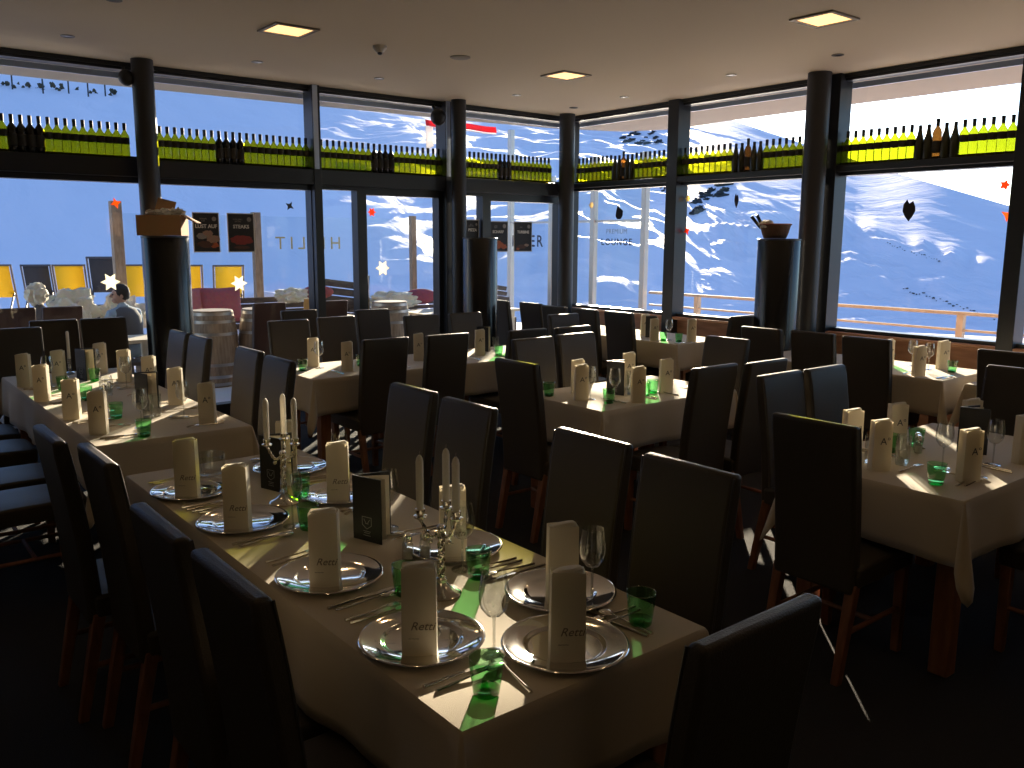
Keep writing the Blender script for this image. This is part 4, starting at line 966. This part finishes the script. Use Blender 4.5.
# yellow canvas lets the low sun shine through
translucify(YF, (.62, .44, .02), .4); translucify(PAPER, (.75, .65, .45), .25); translucify(NAPK, (.8, .75, .6), .2)
for key, x, y, l in (('y', 2.72, 19.4, 'yellow deck chair at the left edge on the snow'), ('b', 3.36, 19.0, 'black deck chair between two yellow ones at the far left'), ('y', 3.88, 18.7, 'yellow deck chair between two black ones'), ('b', 4.38, 18.2, 'taller black deck chair left of the timber post'),
                     ('y', 5.02, 18.1, 'yellow deck chair just left of the column, behind the timber post'), ('y', 5.72, 17.4, 'yellow deck chair just right of the left pedestal'), ('y', 6.36, 16.9, 'yellow deck chair below the STEAKS poster')):
    inst('deck_'+key, deck_chair(YF if key == 'y' else BF, key), l, 'deck chair', (x, y, .26 if x != 4.38 else .34), R(-18), None, 1.0 if key == 'y' or x < 4 else 1.08)
# snow bank and flag
def mound(x, y, L, h, rz, label, seed):
    m = MB(); m.ball((0, 0, 0), .5, sc=(L, 1.0, h*2), amp=.3, fr=2, seed=seed, nu=48, nv=20); ob = m.build('snow_bank', SNOW, None, True); ob.location = (x, y, 0); ob.rotation_euler = (0, 0, R(rz)); tag(ob, label, 'snow bank')
mound(6.0, 13.6, 2.6, .78, -5, 'ploughed snow bank outside behind the pink cushions', 3)
mound(8.4, 13.9, 2.4, .6, -5, 'ploughed snow bank outside behind the planks', 9)
o = empty('flag', 'red and white flag on a pole outside above the doors', 'flag', (7.95, 11.2, 0))
MB().tube([(.0, 0, 0), (0, 0, 3.9)], .025, 8).build('pole', ALU, o, True)
def flagm(z0, z1, c, nm, t0=0, t1=1, droop=0):
    m = MB(); vs = []; fs = []
    for i in range(13):
        u = i/12; t = t0+(t1-t0)*u; x = -.62 + t*1.35; y = .05*math.sin(t*9)
        vs += [(x, y, z0 - droop*max(0, 1-t/.4)), (x, y+.02, z1)]
    for i in range(12): fs.append((2*i, 2*i+2, 2*i+3, 2*i+1))
    m.add(vs, fs); s = m.build(nm, c, o, True); s.modifiers.new('thick', 'SOLIDIFY').thickness = .004
RF = mat('flag_red', (.65, .04, .05), .7); WF = mat('flag_white', (.8, .78, .76), .7)
translucify(RF, (.85, .06, .06), .5); translucify(WF, (.85, .8, .75), .5)
flagm(3.41, 3.5, RF, 'red_stripe', 0, 1, .0); flagm(3.385, 3.408, WF, 'white_stripe', .12, 1, 0); flagm(3.30, 3.408, WF, 'white_tail', 0, .12, .25)

# ------------------------------------------------------------------ people on the terrace (seen from behind, seated)
def person(x, y, rz, label, top_c, skin_c, hair_c, vest_c=None, hat=False, lean=0.0, turn=0.0):
    o = empty('person', label, 'person', (x, y, 0), R(rz))
    o.scale = (.9, .9, .9)
    bone = [((0, 0, .52), .15, -1), ((0, .01+lean*.3, .68), .135, 0), ((0, .02+lean*.6, .86), .15, 1), ((0, .02+lean, 1.0), .125, 2), ((0, .035+lean*1.1, 1.07), .055, 3), ((0, .05+lean*1.2, 1.12), .055, 4)]
    arms = []
    V = [Vector(b[0]) for b in bone]; Rr = [b[1] for b in bone]; Ed = [(b[2], i) for i, b in enumerate(bone) if b[2] >= 0]
    def chain(root, pts):
        p = root
        for c, r in pts: V.append(Vector(c)); Rr.append(r); Ed.append((p, len(V)-1)); p = len(V)-1
    for s in (-1, 1):
        chain(3, [((s*.17, .02+lean, .98), .075), ((s*.23, .05+lean, .84), .052), ((s*.25, .14+lean, .70), .045), ((s*.20, .28+lean, .68), .038), ((s*.13, .38+lean, .69), .032)])
        chain(0, [((s*.10, .06, .50), .10), ((s*.12, .40, .50), .078), ((s*.12, .46, .46), .07), ((s*.12, .45, .22), .052), ((s*.12, .44, .07), .045), ((s*.12, .54, .05), .04)])
    me = bpy.data.meshes.new('body'); me.from_pydata([tuple(v) for v in V], Ed, []); me.update()
    b = bpy.data.objects.new('body', me); col.objects.link(b); b.parent = o
    sk = b.modifiers.new('skin', 'SKIN'); sk.use_smooth_shade = True
    for i, r in enumerate(Rr): me.skin_vertices[0].data[i].radius = (r*(1.25 if i in (1, 2, 3) else 1), r*(.85 if i in (1, 2, 3) else 1))
    me.skin_vertices[0].data[0].use_root = True
    b.modifiers.new('sub', 'SUBSURF').levels = 2; b.modifiers['sub'].render_levels = 2
    me.materials.append(mat('shirt_%d' % int(top_c[0]*1000), top_c, .9, noise_amt=.3, nscale=30))
    hx, hy, hz = 0, .06+lean*1.3, 1.21
    M = T(hx, hy, hz, R(turn))
    skm = mat('skin_%d' % int(skin_c[0]*100), skin_c, .6)
    h = MB(); h.ball((0, 0, 0), .1, M=M, sc=(.78, .95, 1.15), nu=24, nv=18); h.ball((0, .055, -.065), .055, M=M, sc=(.9, .8, .7)); h.tube([(0, .092, .02), (0, .115, -.018), (0, .098, -.03)], [.01, .014, .01], 8, M=M)
    for s in (-1, 1): h.ball((s*.08, -.005, -.01), .027, M=M, sc=(.4, .8, 1.1))
    h.ball((0, .090, -.055), .02, M=M, sc=(1.2, .4, .3))
    h.build('head', skm, o, True)
    e = MB()
    for s in (-1, 1): e.ball((s*.03, .088, .012), .011, M=M)
    e.build('eyes', mat('eye_dark', (.03, .02, .02), .3), o, True)
    hr = MB(); hr.ball((0, -.022, .028), .108, M=M, sc=(.84, .93, 1.08) if not hat else (1.15, 1.15, 1.25), amp=.12 if not hat else .35, fr=3, nu=28, nv=20, seed=1)
    hr.build('hair' if not hat else 'fluffy_hat', mat('hair_%d' % int(hair_c[0]*1000), hair_c, .8 if not hat else .95, noise_amt=.3, nscale=40), o, True)
    for s in (-1, 1):
        hm = MB(); q = Vector((s*.13, .40+lean, .69)); hm.ball(q + Vector((-s*.02, .035, 0)), .04, sc=(.9, 1.1, .5))
        for k in range(4):
            q0 = q + Vector((-s*(.0+.017*k) + s*.01, .065, 0)); L = (.028, .034, .036, .030)[k]
            hm.tube([q0, q0+Vector((-s*.004, L*.6, -.004)), q0+Vector((-s*.006, L, -.02))], [.0085, .008, .0065], 8)
        hm.tube([q+Vector((-s*.045, .02, 0)), q+Vector((-s*.065, .04, .002)), q+Vector((-s*.07, .06, -.004))], [.011, .009, .007], 8)
        hm.build('hand', skm, o, True)
    if vest_c:
        v = MB(); prof = [(.165, .60), (.185, .68), (.20, .86), (.195, .95), (.15, 1.035), (.08, 1.065)]
        vs = []; fs = []; n = 28
        for (r, z) in prof:
            k = (z-.6)/.47
            for i in range(n): a = 2*PI*i/n; vs.append((r*math.cos(a)*1.0, r*math.sin(a)*.82 + .015 + lean*min(1, k), z))
        for j in range(len(prof)-1):
            for i in range(n): q = (i+1) % n; fs.append((j*n+i, j*n+q, (j+1)*n+q, (j+1)*n+i))
        v.add(vs, fs); v.build('vest', mat('vest', vest_c, .85), o, True)
        MB().lathe([(.075, 1.045), (.07, 1.085), (.062, 1.09)], 24, c=(0, .03+lean)).build('collar', mat('shirt_%d' % int(top_c[0]*1000), top_c, .9), o, True)
    return o
person(2.72, 10.35, 18, 'seated man seen from behind, dark hair, grey vest over a pale blue shirt', (.34, .45, .55), (.45, .26, .18), (.02, .015, .012), (.10, .10, .105), lean=.08, turn=70)
person(1.90, 10.7, 5, 'seated person at the left edge in a grey coat and fluffy white hat', (.13, .125, .13), (.5, .32, .24), (.80, .72, .55), None, True, lean=.02, turn=-50)
for x, y, l in ((2.72, 10.33, 'plain wooden stool under the man in the vest'), (1.90, 10.68, 'plain wooden stool under the person in the grey coat')):
    o = empty('terrace_stool', l, 'stool', (x, y, 0)); MB().box((0, 0, .33), (.34, .34, .04)).build('seat', DKW, o)
    for sx in (-1, 1):
        for sy in (-1, 1): MB().box((sx*.14, sy*.14, .155), (.04, .04, .31)).build('leg', DKW, o)

# ------------------------------------------------------------------ snow terrain and mountains
SKY = [(-30, 2.0), (0, .8), (15, .9), (21, 1.75), (28.3, 4.15), (32.9, 5.75), (37.3, 7.3), (41, 8.1), (44, 8.3), (50, 8.7), (56, 10.2), (65, 12.2), (80, 13), (100, 12), (130, 11)]
def lerp_tab(t, x):
    for (a, p), (b_, q) in zip(t[:-1], t[1:]):
        if x <= b_: u = max(0, (x-a)/(b_-a)); return p + (q-p)*u
    return t[-1][1]
R0, RV, RMAX = 20.0, 150.0, 1500.0
def sstep(a, b_, x): t = min(1, max(0, (x-a)/(b_-a))); return t*t*(3-2*t)
BENCH = [(20, 33.5, -2.6, 1.4, .85, .85), (21, 33, -3.9, -.6, .7, .9), (33.5, 41, .9, .3, .4, .9), (41.5, 47, 1.5, 2.3, .5, .9), (41, 47, -.6, -1.0, .2, .7),
         (54, 74, 7.1, 6.3, .16, .9), (56, 66, 5.4, 5.9, .10, .7), (64, 82, -2.9, -2.2, .15, .6), (58, 66, -3.4, -3.0, .2, .9), (66, 84, 3.6, 2.6, .10, .45)]
def ground(u, az):
    """u 0..1 terrace to valley, 1..2 up the opposing slope, 2..2.3 beyond the ridge"""
    E = lerp_tab(SKY, az); tE = math.tan(R(E))
    sl = max(.31 - .118*sstep(36, 43, az)*(1-sstep(48, 66, az)) - .088*sstep(25, 30, az)*(1-sstep(36, 43, az)) - .06*sstep(14, 19, az)*(1-sstep(25, 30, az)), tE + .03)
    r1 = (18 + sl*RV)/(sl - tE); z0, z1 = -18.0, 1.74 + r1*tE
    if u < 1:
        r = 12.5*(RV/12.5)**u; t = max(0, (r-R0)/(RV-R0)); z = -.13 - (17.87)*t
        z += .44*sstep(55, 61, az)*sstep(13.5, 15.5, r)*(1-sstep(22, 30, r))
        if r > 20: z -= .5*(1-math.exp(-(r-20)/2))
    elif u <= 2:
        v = u-1; r = RV + (r1-RV)*v; z = z0 + (z1-z0)*(v*v*(1-v)*.25 + v*(1 - .25*v*(1-v)))
        am = .014*(r1-RV)*(4*v*(1-v))**.5*.35
        q = Vector((v*4.0, az*.10, 0)); z += am*(noise.noise(q*1.2) + .5*noise.noise(q*2.9) + .3*noise.noise(q*6.5) + .15*noise.noise(q*14))
        wn_ = sstep(38, 43, az)*(1-sstep(57, 66, az)); wl = sstep(60, 64, az)
        if wn_ > 0:
            z += (r1-RV)*wn_*min(1, v*12)*min(1, (1-v)*8)*(.0035*noise.noise(Vector((v*16, az*.22, 3.3))) + .0036*noise.noise(Vector((v*44, az*.20 + v*5, 7.1))) + .0016*noise.noise(Vector((v*105, az*.5 + v*9, 1.7))))
        wr = sstep(16, 20, az)*(1-sstep(36, 40, az))
        if wr > 0:
            el_ = math.degrees(math.atan2(z-1.74, r)); ln_ = -2.6 + (az-20)/13.5*4.0
            g = sstep(-.25, .25, ln_ - el_ + .5*noise.noise(Vector((az*.5, 2, 2))))*min(1, v*12)
            z += (r1-RV)*wr*g*(.0016*noise.noise(Vector((v*20, az*.25, 3.3))) + .0044*noise.noise(Vector((v*44 + az*.9, az*.25, 7.1))) + .0024*noise.noise(Vector((v*105 + az*2, az*.6, 1.7))))
        for a0, a1, e0, e1, wd, st in BENCH:
            if a0 < az < a1:
                k = (az-a0)/(a1-a0); el = e0 + (e1-e0)*k + .25*noise.noise(Vector((az*.8, e0, 0))); te = math.tan(R(el))
                den = (z1-z0) - te*(r1-RV); vv = (te*RV - z0 + 1.74)/den; wv = math.radians(wd)*r/den
                fade = min(1, k*5, (1-k)*5)*(.7+.6*noise.noise(Vector((az*1.7, e1, 5))))
                z += st*fade*wv*(r1-RV)*math.exp(-((v-vv)/wv)**2)*sl
    else:
        v = u-2; r = r1*(1 + v); z = z1 - v*r1*.35
    return r*math.cos(R(az)), r*math.sin(R(az)), z
m = MB(); NA, NR = 320, 300; vs = []; fs = []
us = [0] + [.05+.95*j/60 for j in range(60)] + [1+j/520 for j in range(521)] + [2.03, 2.1, 2.3]
for j, u in enumerate(us):
    for i in range(NA+1):
        az = -30 + 160*i/NA; vs.append(ground(u, az) if j else (9.0*math.cos(R(az)), 9.0*math.sin(R(az)), -.14))
for j in range(len(us)-1):
    for i in range(NA): a = j*(NA+1)+i; fs.append((a, a+1, a+NA+2, a+NA+1))
m.add(vs, fs)
tag(m.build('snowy_mountain', SNOW, None, True, angle=180), kind='structure')
def at(az, el):
    for k in range(500):
        x, y, z = ground(1 + k/499, az); r = math.hypot(x, y)
        if math.degrees(math.atan2(z-1.74, r)) >= el: break
    return r, x, y, z
ROCK = mat('rock', (.05, .05, .055), .95, noise_amt=.5, nscale=.3)
def rock(az, el, wdeg, hdeg, n, label, slope=0.0, seed=1):
    rnd = random.Random(seed); r, x, y, z = at(az, el); b = MB()
    for k in range(n):
        t = (k+.5)/n*2-1; a2 = az + t*wdeg/2; rr, xx, yy, zz = at(a2, el + slope*t*wdeg/2 + rnd.uniform(-.5, .5)*hdeg)
        s_ = rr*math.radians(hdeg)*rnd.uniform(.12, .27)
        b.ball((xx, yy, zz), s_, sc=(rnd.uniform(1, 1.8), rnd.uniform(1, 1.8), rnd.uniform(.5, .8)), amp=1.2, fr=2.5, seed=seed*5+k, nu=12, nv=8)
    tag(b.build('rock_outcrop', ROCK, None), label, 'rocks')
rock(43.0, 6.4, 2.4, .8, 14, 'dark rock cluster under the eave right of the corner column', 0, 1)
rock(39.0, 2.3, 1.0, 1.0, 10, 'rock outcrop at the left edge of the second right window', -.6, 2)
rock(37.8, 3.3, .8, 1.1, 10, 'rock outcrop hanging just below the bottles of the second right window', -1.2, 3)
rock(41.2, 3.4, 1.0, .5, 7, 'small rocks at the top right of the lettered windscreen view', -.3, 4)
rock(26.5, -.7, 3.0, .16, 22, 'thin diagonal line of rocks on the right slope', .35, 5)
rock(24.2, -3.7, 5.5, .22, 30, 'rocky rib low on the right slope above the railing', .32, 6)
# avalanche fence posts and bushes high on the left
for k, az in enumerate((81.6, 80.4, 78.9, 77.6, 76.6, 75.7)):
    r, x, y, z = at(az, 7.95 + .1*(k % 2)); h = r*math.radians(1.05)
    tag(MB().tube([(x, y, z-h*.3), (x, y, z+h*.75)], h*.04, 6).build('slope_post', ROCK), 'thin dark post on the slope, number %d from the top left corner' % (k+1) if 0 else 'thin dark post high on the left slope', 'post', 'dark posts high on the left slope')
rnd = random.Random(4)
for k, az in enumerate((81.3, 79.6, 77.7, 75.8)):
    r, x, y, z = at(az, 8.2); b = MB(); h = r*math.radians(.5)
    for q in range(9): b.ball((x+rnd.uniform(-1, 1)*h*1.6, y+rnd.uniform(-1, 1)*h, z+rnd.uniform(-.2, .4)*h), h*rnd.uniform(.12, .3), amp=1.2, seed=q+k, nu=8, nv=6)
    tag(b.build('mountain_shrub', mat('shrub', (.05, .045, .03), .95)), 'low dark shrub among the posts high on the left slope', 'shrub', 'shrubs among the slope posts')

# repeats of a kind carry one group phrase
_top = [o for o in bpy.data.objects if o.parent is None and 'category' in o]
_cats = {}
for o in _top: _cats.setdefault(o['category'], []).append(o)
PHRASE = {'napkin pouch': 'cream napkin pouches on the tables', 'plate': 'silver chargers on the front table', 'glass': 'tumblers and water glasses on the tables', 'wine glass': 'wine glasses on the tables', 'fork': 'forks on the tables', 'knife': 'knives on the tables', 'spoon': 'spoons on the tables',
          'menu': 'black menu folders on the tables', 'shaker': 'salt and pepper shakers on the tables', 'candelabra': 'candelabras on the front table', 'pedestal': 'black cylinder pedestals', 'poster': 'posters on the window glass', 'window sticker': 'stickers on the window glass', 'ceiling light': 'square ceiling lights', 'spotlight': 'small ceiling spots',
          'post': 'posts on the terrace', 'windscreen': 'glass windscreens around the terrace', 'barrel': 'barrels on the terrace', 'bench': 'benches on the terrace', 'sheepskin': 'sheepskins on the benches', 'cushion': 'cushions on the benches', 'deck chair': 'deck chairs on the snow', 'rocks': 'rock outcrops on the slopes', 'stool': 'stools on the terrace',
          'snow bank': 'ploughed snow banks', 'loudspeaker': 'ball loudspeakers under the ceiling', 'person': 'people sitting on the terrace'}
for c, L in _cats.items():
    if len(L) > 1 and c in PHRASE:
        for o in L:
            if 'group' not in o: o['group'] = PHRASE[c]
